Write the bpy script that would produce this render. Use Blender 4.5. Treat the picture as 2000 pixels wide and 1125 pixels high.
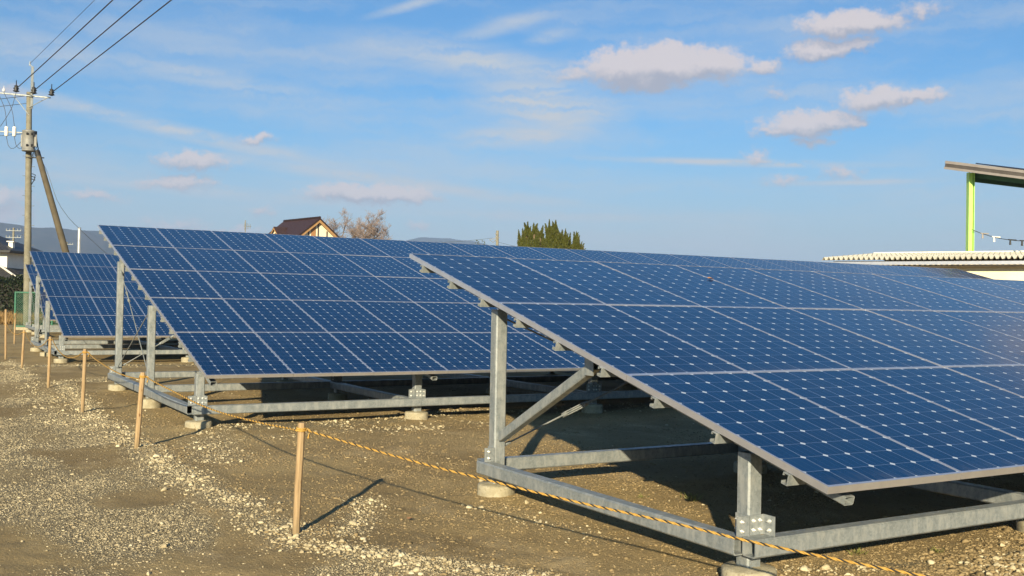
import bpy, math, random
import numpy as np
from mathutils import Vector, Matrix

for o in list(bpy.data.objects): bpy.data.objects.remove(o)
S = bpy.context.scene
COL = S.collection
R = math.radians
random.seed(5); rng = np.random.default_rng(11)

# ------------------------------------------------------------------ camera
cd = bpy.data.cameras.new('camera'); cam = bpy.data.objects.new('camera', cd); COL.objects.link(cam)
cd.sensor_width = 36.0; cd.lens = 1988.0 / 2000 * 36; cd.clip_start = 0.05; cd.clip_end = 40000
fw = Vector((0.50669199, 0.8620004, 0.0147828)); rt = Vector((0.86181219, -0.50689587, 0.01833922)); up = Vector((-0.02330176, -0.00344766, 0.99972253))
cam.matrix_world = Matrix(((rt.x, up.x, -fw.x, 0), (rt.y, up.y, -fw.y, 0), (rt.z, up.z, -fw.z, 1.5), (0, 0, 0, 1)))
S.camera = cam

# ------------------------------------------------------------------ light
SUN_AZ, SUN_EL = 53.0, 18.2           # the light travels towards this azimuth (from +X), sun is this high
sd = bpy.data.lights.new('sun', 'SUN'); sd.energy = 4.8; sd.angle = R(0.5); sd.color = (1.0, 0.85, 0.57)
sun = bpy.data.objects.new('sun', sd); COL.objects.link(sun)
v = Vector((math.cos(R(SUN_AZ)) * math.cos(R(SUN_EL)), math.sin(R(SUN_AZ)) * math.cos(R(SUN_EL)), -math.sin(R(SUN_EL))))
sun.rotation_euler = v.to_track_quat('-Z', 'Y').to_euler(); sun.location = (-20, -30, 25)
S.view_settings.view_transform = 'Standard'; S.view_settings.look = 'None'
S.view_settings.exposure = 1.12; S.view_settings.gamma = 1.0
SKY_STRENGTH = 0.0505

# ------------------------------------------------------------------ node helper
class NT:
    def __init__(s, nt): s.t = nt; s.t.nodes.clear()
    def n(s, typ, **kw):
        nd = s.t.nodes.new(typ)
        for k, val in kw.items():
            if k.startswith('i_'):
                key = k[2:]; key = int(key) if key.isdigit() else key
                s.put(nd, key, val)
            else: setattr(nd, k, val)
        return nd
    def put(s, nd, key, val):
        sock = nd.inputs[key]
        if isinstance(val, bpy.types.NodeSocket): s.t.links.new(val, sock)
        elif isinstance(val, bpy.types.Node): s.t.links.new(val.outputs[0], sock)
        else: sock.default_value = val
    def m(s, op, a, b=None, c=None, clamp=False):
        nd = s.t.nodes.new('ShaderNodeMath'); nd.operation = op; nd.use_clamp = clamp
        s.put(nd, 0, a)
        if b is not None: s.put(nd, 1, b)
        if c is not None: s.put(nd, 2, c)
        return nd.outputs[0]
    def vm(s, op, a, b=None, c=None, out=0):
        nd = s.t.nodes.new('ShaderNodeVectorMath'); nd.operation = op
        s.put(nd, 0, a)
        if b is not None: s.put(nd, 1, b)
        if c is not None: s.put(nd, 2, c)
        return nd.outputs[out]
    def mix(s, f, a, b, bt='MIX'):
        nd = s.t.nodes.new('ShaderNodeMix'); nd.data_type = 'RGBA'; nd.blend_type = bt
        s.put(nd, 0, f)
        for i, x in ((6, a), (7, b)):
            if isinstance(x, tuple) and len(x) == 3: x = x + (1,)
            s.put(nd, i, x)
        return nd.outputs[2]
    def noise(s, vec, scale, detail=4, rough=.55, dist=0.0, out=0):
        nd = s.n('ShaderNodeTexNoise'); s.put(nd, 'Vector', vec); s.put(nd, 'Scale', scale); s.put(nd, 'Detail', detail); s.put(nd, 'Roughness', rough); s.put(nd, 'Distortion', dist)
        return nd.outputs[out]
    def ramp(s, f, lo, hi, a=0.0, b=1.0, smooth=True):
        nd = s.n('ShaderNodeMapRange'); nd.interpolation_type = 'SMOOTHSTEP' if smooth else 'LINEAR'
        s.put(nd, 0, f)
        for i, x in ((1, lo), (2, hi), (3, a), (4, b)): s.put(nd, i, x)
        return nd.outputs[0]

# ------------------------------------------------------------------ world: sky with clouds
W = bpy.data.worlds.new('World'); S.world = W; W.use_nodes = True
N = NT(W.node_tree)
sky = N.n('ShaderNodeTexSky', sky_type='NISHITA', sun_disc=False, sun_elevation=R(SUN_EL), sun_rotation=math.atan2(-v.x, -v.y),
          altitude=100, air_density=1.0, dust_density=1.1, ozone_density=2.0)
geo = N.n('ShaderNodeTexCoord')
dirv = geo.outputs['Generated']
sx = N.n('ShaderNodeSeparateXYZ'); N.put(sx, 0, dirv)
az = N.m('MULTIPLY', N.m('ARCTAN2', sx.outputs[0], sx.outputs[1]), 180 / math.pi)
el = N.m('MULTIPLY', N.m('ARCSINE', sx.outputs[2]), 180 / math.pi)
ae = N.n('ShaderNodeCombineXYZ'); N.put(ae, 0, az); N.put(ae, 1, el)
wn = N.noise(ae.outputs[0], 0.8, 8, .68, out=1)
wv = N.vm('MULTIPLY', N.vm('SUBTRACT', wn, (.5, .5, .5)), (2.2, 1.5, 0))
aw = N.vm('ADD', ae.outputs[0], wv)
# cumulus puffs: azimuth and elevation in degrees, half width, half height, thickness
PUFFS = [(36.8, 13.2, 3.2, 1.1, 1.0), (39.0, 13.35, 3.0, 1.2, 1.1), (41.2, 13.2, 2.6, 1.0, 1.0), (37.6, 12.4, 3.2, .7, .75), (34.0, 12.7, 2.0, .5, .45), (44.2, 13.0, 1.2, .55, .65),
         (48.4, 15.0, 3.0, .75, .95), (50.0, 14.9, 2.2, .6, .7), (47.3, 13.75, 2.4, .62, .9), (49.0, 13.9, 1.6, .4, .6), (52.2, 15.4, 1.6, .4, .4),
         (50.0, 11.05, 2.2, .75, .95), (51.9, 11.15, 1.9, .4, .75), (46.2, 9.9, 2.7, .75, .9), (47.6, 10.1, 1.8, .6, .85), (44.6, 9.6, 1.6, .35, .6), (48.9, 10.0, .9, .45, .7), (46.8, 9.0, 1.5, .35, .5),
         (43.9, 8.25, 1.0, .5, .5), (48.2, 7.3, 1.3, .32, .4), (45.3, 6.9, 1.5, .3, .4), (44.9, 11.6, .9, .4, .3),
         (21.6, 5.95, 3.2, .62, .95), (23.6, 5.9, 3.0, .55, .95), (25.0, 5.8, 1.5, .35, .6),
         (12.9, 7.3, 2.4, .6, .7), (12.2, 6.1, 2.8, .45, .6), (16.2, 8.65, 1.3, .35, .6), (16.5, 4.75, .9, .32, .5), (25.2, 4.3, .9, .25, .5),
         (8.0, 5.15, 1.8, .42, .45), (3.4, 4.9, 2.2, .65, .6), (2.6, 4.1, 3.2, .7, .7), (3.9, 10.1, 1.2, .5, .35), (14.5, 3.6, 3.0, .28, .55), (12.0, 3.9, 2.0, .3, .4),
         # out of the frame, to the west, north and east
         (63.5, 17.0, 5.0, 1.5, .8), (96.0, 14.0, 6.0, 1.8, .9), (-6.0, 6.0, 4.0, 1.0, .8), (-20.0, 10.0, 6.0, 1.5, .8), (-50.0, 8.0, 9.0, 1.4, .8), (120.0, 8.0, 9.0, 1.5, .8)]
dens = None; low = None
for (a0, e0, hw, hh, amp) in PUFFS:
    hw, hh, amp = hw * 1.06, hh * 1.15, amp * 1.1
    l1 = N.vm('LENGTH', N.vm('MULTIPLY_ADD', aw, (1 / hw, 1 / hh, 0), (-a0 / hw, -e0 / hh, 0)), out=1)
    f1 = N.m('MULTIPLY_ADD', l1, -amp, amp)
    dens = f1 if dens is None else N.m('SMOOTH_MAX', dens, f1, .15)
    l2 = N.vm('LENGTH', N.vm('MULTIPLY_ADD', aw, (1 / hw, 1 / hh, 0), (-a0 / hw, -(e0 - .8 * hh) / hh, 0)), out=1)
    f2 = N.m('MULTIPLY_ADD', l2, -amp, amp)
    low = f2 if low is None else N.m('SMOOTH_MAX', low, f2, .15)
fine = N.noise(N.vm('MULTIPLY', ae.outputs[0], (1, 1.4, 0)), 2.1, 9, .68)
dens = N.m('MULTIPLY_ADD', N.m('SUBTRACT', fine, .5), .95, dens)
cmask = N.ramp(dens, -.04, .52)
# thin high streaks
STREAKS = [(11.0, 9.0, 14.0, .55, -.17, .5), (24.0, 6.6, 16.0, .5, -.10, .42), (27.5, 13.4, 9.0, 1.4, -.13, .42), (32.0, 11.2, 5.5, 2.0, -.2, .55), (43.0, 7.9, 9.5, .28, -.035, .62), (49.0, 6.75, 6.0, .22, 0.0, .4),
           (31.0, 9.3, 5.0, .8, .03, .4), (29.5, 15.2, 5.0, .6, .3, .3), (24.5, 16.2, 3.5, .35, .3, .4), (15.0, 11.5, 9.0, .8, -.1, .3), (5.0, 12.5, 6.0, 1.2, -.12, .33), (32.5, 14.8, 2.0, .5, .25, .35), (12.0, 5.8, 14.0, .5, -.04, .3), (33.0, 4.9, 14.0, .4, 0, .25),
           (-30.0, 16.0, 20.0, 2.0, 0, .4)]
lf = N.noise(N.vm('MULTIPLY', aw, (.16, 1.5, 0)), 1.0, 5, .6)
ci = None
for (a0, e0, hw, hh, rot, amp) in STREAKS:
    c_, s_ = math.cos(rot), math.sin(rot)
    # rotated ellipse via two dot products
    p = N.vm('SUBTRACT', ae.outputs[0], (a0, e0, 0))
    q1 = N.vm('DOT_PRODUCT', p, (c_ / hw, s_ / hw, 0), out=1); q2 = N.vm('DOT_PRODUCT', p, (-s_ / hh, c_ / hh, 0), out=1)
    l = N.m('SQRT', N.m('ADD', N.m('MULTIPLY', q1, q1), N.m('MULTIPLY', q2, q2)))
    f = N.ramp(l, 1.15, .0, 0.0, amp)
    ci = f if ci is None else N.m('MAXIMUM', ci, f)
veil = N.m('MULTIPLY', N.m('MULTIPLY', N.ramp(N.noise(N.vm('MULTIPLY', N.vm('ADD', aw, N.vm('MULTIPLY', N.vm('SUBTRACT', ae.outputs[0], (0, 0, 0)), (0, .0, 0))), (.055, .42, 0)), 1.0, 6, .62), .38, .70), .27), N.ramp(el, 22, 14, 0, 1))
cimask = N.m('ADD', N.m('MULTIPLY', ci, N.ramp(lf, .22, .60)), veil, clamp=True)
skyc = N.mix(1.0, sky.outputs[0], (.44, .92, 1.27), 'MULTIPLY')
K = 0.60 / SKY_STRENGTH / 2 ** S.view_settings.exposure
skyc = N.mix(N.m('MULTIPLY', N.ramp(el, 11.0, 0.0, 0, 1), .75), skyc, (1.0 * K, 1.0 * K, .98 * K))
skyc = N.mix(N.m('MULTIPLY', cimask, 1.85, clamp=True), skyc, (1.0 * K, 1.06 * K, 1.13 * K))
shade = N.ramp(N.m('ADD', N.m('SUBTRACT', low, dens), N.m('MULTIPLY', N.m('SUBTRACT', fine, .5), .25)), -.62, .42)
ccol = N.mix(shade, (1.30 * K, 1.14 * K, 1.11 * K), (.72 * K, .71 * K, .81 * K))
skyc = N.mix(N.m('MULTIPLY', cmask, .90), skyc, ccol)
bg = N.n('ShaderNodeBackground'); N.put(bg, 0, skyc); N.put(bg, 1, SKY_STRENGTH)
wo = N.n('ShaderNodeOutputWorld'); N.put(wo, 0, bg)
W.cycles.sampling_method = 'MANUAL'; W.cycles.sample_map_resolution = 1024

# ------------------------------------------------------------------ materials
def new_mat(name):
    m = bpy.data.materials.new(name); m.use_nodes = True
    n = NT(m.node_tree); b = n.n('ShaderNodeBsdfPrincipled'); o = n.n('ShaderNodeOutputMaterial'); n.put(o, 0, b)
    return m, n, b, o
def objco(n, rnd=True):
    tc = n.n('ShaderNodeTexCoord')
    return tc.outputs['Object']
def mottled(name, c1, c2, scale=6, rough=.7, metal=0.0, spec=.4, bump=0.0, bscale=40, detail=5, c3=None):
    m, n, b, o = new_mat(name); co = n.n('ShaderNodeNewGeometry').outputs['Position']
    f = n.ramp(n.noise(co, scale, detail, .6), .3, .7)
    c = n.mix(f, c1, c2)
    if c3: c = n.mix(n.ramp(n.noise(co, scale * 3.7, 4, .6), .56, .7), c, c3)
    n.put(b, 'Base Color', c); n.put(b, 'Roughness', rough); n.put(b, 'Metallic', metal); n.put(b, 'Specular IOR Level', spec)
    if bump:
        bp = n.n('ShaderNodeBump'); n.put(bp, 'Strength', bump); n.put(bp, 'Distance', .01); n.put(bp, 'Height', n.noise(co, bscale, 5, .6)); n.put(b, 'Normal', bp)
    return m
M = {}
# hot dip galvanised steel: spangle, white bloom and runs
m, n, b, o = new_mat('galvanised_steel'); co = n.n('ShaderNodeNewGeometry').outputs['Position']
vo = n.n('ShaderNodeTexVoronoi'); n.put(vo, 'Vector', co); n.put(vo, 'Scale', 75)
sp = n.n('ShaderNodeSeparateColor'); n.put(sp, 0, vo.outputs['Color'])
c = n.mix(sp.outputs[0], (.20, .225, .235), (.275, .30, .31))
c = n.mix(n.ramp(n.noise(n.vm('MULTIPLY', co, (1, 1, .35)), 16, 6, .65), .42, .68), c, (.35, .365, .36))
c = n.mix(n.m('MULTIPLY', n.ramp(n.noise(co, 33, 5, .7), .6, .74), .6), c, (.20, .20, .19))
n.put(b, 'Base Color', c); n.put(b, 'Metallic', .35); n.put(b, 'Roughness', n.ramp(n.noise(co, 22, 4, .6), .3, .7, .38, .6))
bp = n.n('ShaderNodeBump'); n.put(bp, 'Strength', .12); n.put(bp, 'Distance', .004); n.put(bp, 'Height', n.noise(co, 60, 4, .6)); n.put(b, 'Normal', bp)
M['steel'] = m
M['alu'] = mottled('anodised_aluminium', (.68, .67, .70), (.76, .75, .78), 9, .33, .82, .5)
M['bolt'] = mottled('zinc_bolt', (.62, .62, .6), (.75, .75, .72), 60, .35, .6)
M['concrete'] = mottled('footing_concrete', (.30, .265, .18), (.40, .36, .26), 14, .9, 0, .2, .5, 60, c3=(.22, .185, .12))
M['pole_concrete'] = mottled('pole_concrete', (.17, .158, .118), (.235, .22, .17), 3, .85, 0, .2, .2, 30, c3=(.13, .115, .085))
M['stay'] = mottled('stay_pole_brown', (.07, .056, .034), (.10, .082, .052), 2, .85)
m, n, b, o = new_mat('stake_wood'); co = objco(n)
g = n.noise(n.vm('MULTIPLY', co, (26, 26, 1.8)), 3.0, 5, .6)
c = n.mix(n.ramp(g, .35, .7), (.43, .30, .165), (.28, .18, .09))
kn = n.n('ShaderNodeTexVoronoi'); n.put(kn, 'Vector', n.vm('MULTIPLY', co, (14, 14, 7))); n.put(kn, 'Scale', 1.0)
c = n.mix(n.ramp(kn.outputs[0], .16, .06), c, (.17, .08, .03)); sz_ = n.n('ShaderNodeSeparateXYZ'); n.put(sz_, 0, co); c = n.mix(n.m('MULTIPLY', n.ramp(n.m('ADD', sz_.outputs[2], n.m('MULTIPLY', n.noise(co, 30, 4, .6), .12)), .22, .05), .7), c, (.20, .15, .08)); c = n.mix(n.m('MULTIPLY', n.n('ShaderNodeObjectInfo').outputs['Random'], .35), c, (.27, .20, .12)); c = n.mix(n.m('MULTIPLY', n.ramp(n.noise(n.vm('MULTIPLY', co, (40, 40, 3)), 2.0, 4, .7), .62, .72), .6), c, (.12, .07, .035))
n.put(b, 'Base Color', c); n.put(b, 'Roughness', .75); n.put(b, 'Specular IOR Level', .2)
M['wood'] = m
M['rope_y'] = mottled('yellow_rope', (.40, .225, .045), (.52, .32, .08), 60, .7, 0, .3)
M['rope_k'] = mottled('black_rope', (.02, .018, .015), (.04, .035, .03), 60, .7)
M['black'] = mottled('black_rubber', (.012, .012, .013), (.03, .03, .03), 20, .5)
M['cable'] = mottled('line_cable', (.03, .032, .036), (.045, .047, .05), 5, .5)
M['porcelain'] = mottled('white_porcelain', (.70, .68, .62), (.8, .78, .72), 10, .3)
M['trafo'] = mottled('transformer_grey', (.18, .178, .165), (.24, .238, .225), 8, .55, .1)
M['green_fence'] = mottled('green_fence', (.03, .12, .08), (.045, .17, .11), 10, .5)
M['white_wall'] = mottled('cream_wall', (.74, .66, .48), (.80, .72, .54), 1.2, .85)
M['house_white'] = mottled('house_white', (.74, .70, .62), (.82, .78, .70), 1.5, .85)
M['dark_wood'] = mottled('charred_boards', (.012, .011, .009), (.03, .026, .02), 3, .85)
M['lime'] = mottled('lime_paint', (.46, .74, .17), (.51, .80, .21), 2, .45)
M['fascia'] = mottled('fascia_grey', (.27, .24, .225), (.32, .29, .27), 2, .5)
M['fascia_dark'] = mottled('fascia_dark', (.08, .07, .062), (.11, .095, .085), 2, .5)
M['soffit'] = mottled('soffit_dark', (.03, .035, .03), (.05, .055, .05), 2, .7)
M['frame_wood'] = mottled('timber_trim', (.30, .17, .07), (.40, .23, .10), 6, .7)
M['brown_shutter'] = mottled('brown_shutter', (.30, .15, .06), (.36, .19, .08), 6, .7)
M['glass_dark'] = mottled('window_glass', (.02, .025, .03), (.04, .045, .05), 2, .08, 0, .6)
M['stainless'] = mottled('stainless_tube', (.55, .55, .53), (.65, .65, .62), 4, .3, .7)
M['bark'] = mottled('tree_bark', (.10, .07, .045), (.17, .125, .085), 6, .9)
M['twig'] = mottled('pale_twig', (.25, .195, .175), (.34, .265, .235), 3, .9)
M['deadleaf'] = mottled('withered_leaf', (.34, .17, .08), (.44, .25, .13), 2, .8)
M['slate_panel'] = mottled('module_back', (.02, .03, .06), (.03, .04, .08), 4, .3)
def leafmat(name, c1, c2, c3, scale):
    m, n, b, o = new_mat(name); co = n.n('ShaderNodeNewGeometry').outputs['Position']
    at = n.n('ShaderNodeAttribute', attribute_name='tint')
    c = n.mix(at.outputs['Fac'], c1, c2); c = n.mix(n.ramp(n.noise(co, scale, 4, .6), .48, .7), c, c3)
    n.put(b, 'Base Color', c); n.put(b, 'Roughness', .6); n.put(b, 'Specular IOR Level', .25)
    return m
M['juniper'] = leafmat('juniper_scale', (.030, .040, .007), (.095, .100, .016), (.06, .062, .010), 2.2)
M['hedge'] = leafmat('hedge_leaf', (.008, .014, .006), (.02, .032, .012), (.012, .018, .008), 2.0)
M['bush'] = leafmat('bush_leaf', (.03, .04, .015), (.06, .065, .025), (.05, .05, .02), 1.0)
M['weed'] = leafmat('weed_blade', (.10, .12, .03), (.20, .19, .06), (.16, .16, .05), 20)
M['drygrass'] = leafmat('dry_grass', (.20, .12, .045), (.30, .19, .075), (.17, .11, .04), 3)
# roof tiles
def tile_mat(name, c1, c2, freq):
    m, n, b, o = new_mat(name); uv = n.n('ShaderNodeUVMap').outputs[0]
    br = n.n('ShaderNodeTexBrick'); n.put(br, 'Vector', uv); n.put(br, 'Scale', freq); n.put(br, 'Color1', c1 + (1,)); n.put(br, 'Color2', c2 + (1,)); n.put(br, 'Mortar', tuple(x * .45 for x in c1) + (1,)); n.put(br, 'Mortar Size', .05)
    n.put(b, 'Base Color', br.outputs[0]); n.put(b, 'Roughness', .55)
    bp = n.n('ShaderNodeBump'); n.put(bp, 'Strength', .6); n.put(bp, 'Distance', .04); n.put(bp, 'Height', br.outputs[1]); bp.invert = True; n.put(b, 'Normal', bp)
    return m
M['brown_tile'] = tile_mat('brown_roof_tile', (.055, .026, .022), (.085, .04, .032), 3.0)
M['grey_tile'] = tile_mat('dark_roof_tile', (.035, .035, .037), (.06, .06, .062), 2.5)
# white folded steel roof with dirt specks
m, n, b, o = new_mat('white_folded_roof'); co = n.n('ShaderNodeNewGeometry').outputs['Position']
c = n.mix(n.ramp(n.noise(co, .9, 4, .6), .35, .7), (.74, .71, .60), (.66, .62, .50)); c = n.mix(n.m('MULTIPLY', n.ramp(n.noise(co, 7, 3, .6), .62, .7), .6), c, (.30, .24, .16))
n.put(b, 'Base Color', c); n.put(b, 'Roughness', .6)
M['white_roof'] = m

# solar laminate: pseudo-square mono cells under glass. UV in cell units: u 0..6, v 0..10
m, n, b, o = new_mat('solar_laminate'); uvn = n.n('ShaderNodeUVMap'); uv = uvn.outputs[0]
sx = n.n('ShaderNodeSeparateXYZ'); n.put(sx, 0, uv)
fu = n.m('ABSOLUTE', n.m('SUBTRACT', n.m('FRACT', sx.outputs[0]), .5)); fv = n.m('ABSOLUTE', n.m('SUBTRACT', n.m('FRACT', sx.outputs[1]), .5))
gap = n.m('MAXIMUM', n.m('GREATER_THAN', fu, .4865), n.m('MULTIPLY', n.m('GREATER_THAN', fv, .490), .75))
dia = n.m('GREATER_THAN', n.m('ADD', fu, fv), .885)
inside = n.m('MULTIPLY', n.m('MULTIPLY', n.m('GREATER_THAN', sx.outputs[0], 0.0), n.m('LESS_THAN', sx.outputs[0], 6.0)), n.m('MULTIPLY', n.m('GREATER_THAN', sx.outputs[1], 0.0), n.m('LESS_THAN', sx.outputs[1], 10.0)))
white = n.m('MAXIMUM', n.m('MAXIMUM', gap, dia), n.m('SUBTRACT', 1.0, inside))
# busbars, two per cell, thin, running up the slope
bb = n.m('ABSOLUTE', n.m('SUBTRACT', fu, .17)); bus = n.m('MULTIPLY', n.m('LESS_THAN', bb, .006), .5)
fl = n.vm('FLOOR', uv); oi = n.n('ShaderNodeObjectInfo')
wn_ = n.n('ShaderNodeTexWhiteNoise', noise_dimensions='4D'); n.put(wn_, 'Vector', fl); n.put(wn_, 'W', n.m('MULTIPLY', oi.outputs['Random'], 97.0))
cellc = n.mix(wn_.outputs[0], (.0028, .0250, .084), (.0040, .0310, .102))
cellc = n.mix(n.m('MULTIPLY', n.noise(uv, 9, 3, .6), .2), cellc, (.004, .032, .10))
cellc = n.mix(n.m('MULTIPLY', oi.outputs['Random'], .55), cellc, (.0025, .018, .066)); cellc = n.mix(bus, cellc, (.06, .10, .19))
dust = n.ramp(n.noise(n.n('ShaderNodeNewGeometry').outputs['Position'], 1.6, 5, .65), .45, .8)
lc = n.mix(n.m('MAXIMUM', dia, n.m('SUBTRACT', 1.0, inside)), (.14, .19, .30), (.42, .47, .56)); c = n.mix(white, cellc, lc)
c = n.mix(n.m('ADD', n.m('MULTIPLY', dust, .018), n.m('MULTIPLY', n.m('MULTIPLY', n.ramp(sx.outputs[1], .9, .0), n.ramp(n.noise(n.vm('MULTIPLY', uv, (1.5, .35, 1)), 2.0, 4, .6), .35, .7)), .07)), c, (.4, .36, .3))
n.put(b, 'Base Color', c); n.put(b, 'Roughness', n.ramp(dust, 0, 1, .09, .2)); n.put(b, 'IOR', 1.38); n.put(b, 'Specular IOR Level', .16)
M['laminate'] = m

# ------------------------------------------------------------------ object helpers
def tag(o, label=None, cat=None, group=None, kind=None):
    if label: o['label'] = label
    if cat: o['category'] = cat
    if group: o['group'] = group
    if kind: o['kind'] = kind
    return o
def empty(name, loc, label, cat, group=None, rz=0.0):
    o = bpy.data.objects.new(name, None); COL.objects.link(o); o.location = loc; o.rotation_euler[2] = rz; o.empty_display_size = .3
    return tag(o, label, cat, group)
def link(name, me, parent=None, loc=(0, 0, 0), rot=(0, 0, 0)):
    o = bpy.data.objects.new(name, me); COL.objects.link(o); o.location = loc; o.rotation_euler = rot
    if parent is not None: o.parent = parent
    return o
class MB:
    def __init__(s): s.v = []; s.f = []; s.mi = []; s.sm = []; s.uv = {}
    def face(s, pts, mi=0, smooth=False, uv=None):
        k = len(s.v); s.v += [tuple(p) for p in pts]; 
        if uv: s.uv[len(s.f)] = uv
        s.f.append(tuple(range(k, k + len(pts)))); s.mi.append(mi); s.sm.append(smooth)
    def add(s, verts, faces, mi=0, smooth=False):
        k = len(s.v); s.v += [tuple(p) for p in verts]
        for f in faces: s.f.append(tuple(i + k for i in f)); s.mi.append(mi); s.sm.append(smooth)
    def box(s, lo, hi, mi=0, M4=None, ch=0.0):
        x0, y0, z0 = lo; x1, y1, z1 = hi
        vs = [Vector(p) for p in ((x0, y0, z0), (x1, y0, z0), (x1, y1, z0), (x0, y1, z0), (x0, y0, z1), (x1, y0, z1), (x1, y1, z1), (x0, y1, z1))]
        if M4 is not None: vs = [M4 @ p for p in vs]
        s.add(vs, [(0, 3, 2, 1), (4, 5, 6, 7), (0, 1, 5, 4), (1, 2, 6, 5), (2, 3, 7, 6), (3, 0, 4, 7)], mi)
    def prof(s, p0, p1, outline, upv=(0, 0, 1), mi=0, caps=True, smooth=False):
        p0, p1 = Vector(p0), Vector(p1); d = (p1 - p0).normalized(); a = Vector(upv)
        x = d.cross(a)
        if x.length < 1e-6: x = d.cross(Vector((0, 1, 0)))
        x.normalize(); y = x.cross(d).normalized(); k = len(outline)
        vs = [p0 + x * u + y * w for u, w in outline] + [p1 + x * u + y * w for u, w in outline]
        fs = [(i, (i + 1) % k, k + (i + 1) % k, k + i) for i in range(k)]
        if caps: fs += [tuple(range(k))[::-1], tuple(range(k, 2 * k))]
        s.add(vs, fs, mi, smooth)
    def tube4(s, p0, p1, w, h, upv=(0, 0, 1), wall=.005, ch=.008, mi=0):
        "hollow square steel tube with softened corners"
        a, b_ = w / 2, h / 2; O = [(-a + ch, -b_), (a - ch, -b_), (a, -b_ + ch), (a, b_ - ch), (a - ch, b_), (-a + ch, b_), (-a, b_ - ch), (-a, -b_ + ch)]
        I = [(u * (a - wall) / a, w_ * (b_ - wall) / b_) for u, w_ in O]
        p0, p1 = Vector(p0), Vector(p1); d = (p1 - p0).normalized(); x = d.cross(Vector(upv))
        if x.length < 1e-6: x = d.cross(Vector((0, 1, 0)))
        x.normalize(); y = x.cross(d).normalized()
        vs = []
        for P, L in ((p0, O), (p1, O), (p0, I), (p1, I)): vs += [P + x * u + y * w_ for u, w_ in L]
        fs = []
        for i in range(8):
            j = (i + 1) % 8
            fs += [(i, j, 8 + j, 8 + i), (16 + j, 16 + i, 24 + i, 24 + j), (j, i, 16 + i, 16 + j), (8 + i, 8 + j, 24 + j, 24 + i)]
        s.add(vs, fs, mi)
    def cyl(s, p0, p1, r0, r1=None, k=10, mi=0, smooth=True, caps=True):
        r1 = r0 if r1 is None else r1
        p0, p1 = Vector(p0), Vector(p1); d = (p1 - p0).normalized(); x = d.cross(Vector((0, 0, 1)))
        if x.length < 1e-4: x = Vector((1, 0, 0))
        x.normalize(); y = d.cross(x)
        vs = [p0 + (x * math.cos(2 * math.pi * i / k) + y * math.sin(2 * math.pi * i / k)) * r0 for i in range(k)] + [p1 + (x * math.cos(2 * math.pi * i / k) + y * math.sin(2 * math.pi * i / k)) * r1 for i in range(k)]
        s.add(vs, [(i, (i + 1) % k, k + (i + 1) % k, k + i) for i in range(k)], mi, smooth)
        if caps: s.add(vs, [tuple(range(k))[::-1], tuple(range(k, 2 * k))], mi)
    def path(s, pts, r, k=6, mi=0, caps=True):
        pts = [Vector(p) for p in pts]; n_ = len(pts); base = len(s.v); ring = []
        for i, p in enumerate(pts):
            d = (pts[min(i + 1, n_ - 1)] - pts[max(i - 1, 0)]).normalized(); x = d.cross(Vector((0, 0, 1)))
            if x.length < 1e-3: x = Vector((1, 0, 0))
            x.normalize(); y = d.cross(x); rr = r[i] if isinstance(r, (list, tuple)) else r
            s.v += [tuple(p + (x * math.cos(2 * math.pi * j / k) + y * math.sin(2 * math.pi * j / k)) * rr) for j in range(k)]
        for i in range(n_ - 1):
            for j in range(k):
                s.f.append((base + i * k + j, base + i * k + (j + 1) % k, base + (i + 1) * k + (j + 1) % k, base + (i + 1) * k + j)); s.mi.append(mi); s.sm.append(True)
        if caps:
            s.f.append(tuple(base + j for j in range(k))[::-1]); s.mi.append(mi); s.sm.append(False)
            s.f.append(tuple(base + (n_ - 1) * k + j for j in range(k))); s.mi.append(mi); s.sm.append(False)
    def lathe(s, c, prof, k=16, mi=0, smooth=True):
        c = Vector(c); base = len(s.v)
        for r, z in prof: s.v += [(c.x + r * math.cos(2 * math.pi * j / k), c.y + r * math.sin(2 * math.pi * j / k), c.z + z) for j in range(k)]
        for i in range(len(prof) - 1):
            for j in range(k):
                s.f.append((base + i * k + j, base + i * k + (j + 1) % k, base + (i + 1) * k + (j + 1) % k, base + (i + 1) * k + j)); s.mi.append(mi); s.sm.append(smooth)
        s.f.append(tuple(base + j for j in range(k))[::-1]); s.mi.append(mi); s.sm.append(False)
        s.f.append(tuple(base + (len(prof) - 1) * k + j for j in range(k))); s.mi.append(mi); s.sm.append(False)
    def mesh(s, name, mats):
        me = bpy.data.meshes.new(name); me.from_pydata(s.v, [], s.f)
        for mm in (mats if isinstance(mats, (list, tuple)) else [mats]): me.materials.append(mm)
        me.polygons.foreach_set('material_index', s.mi); me.polygons.foreach_set('use_smooth', s.sm)
        if s.uv:
            ul = me.uv_layers.new(name='UVMap')
            for fi, uvs in s.uv.items():
                for li, u in zip(me.polygons[fi].loop_indices, uvs): ul.data[li].uv = u
        me.update(); return me
    def obj(s, name, mats, parent=None, loc=(0, 0, 0), rot=(0, 0, 0)):
        return link(name, s.mesh(name, mats), parent, loc, rot)
def np_mesh(name, V, F, mat, tint=None, smooth=False):
    me = bpy.data.meshes.new(name); V = np.asarray(V, np.float32); F = np.asarray(F, np.int32); k = F.shape[1]
    me.vertices.add(len(V)); me.vertices.foreach_set('co', V.ravel()); me.loops.add(F.size); me.loops.foreach_set('vertex_index', F.ravel())
    me.polygons.add(len(F)); me.polygons.foreach_set('loop_start', np.arange(0, F.size, k, dtype=np.int32)); me.polygons.foreach_set('loop_total', np.full(len(F), k, np.int32))
    if smooth: me.polygons.foreach_set('use_smooth', np.ones(len(F), bool))
    me.update(calc_edges=True)
    for mm in (mat if isinstance(mat, (list, tuple)) else [mat]): me.materials.append(mm)
    if tint is not None:
        a = me.attributes.new('tint', 'FLOAT', 'POINT'); a.data.foreach_set('value', np.asarray(tint, np.float32))
    return me

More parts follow.
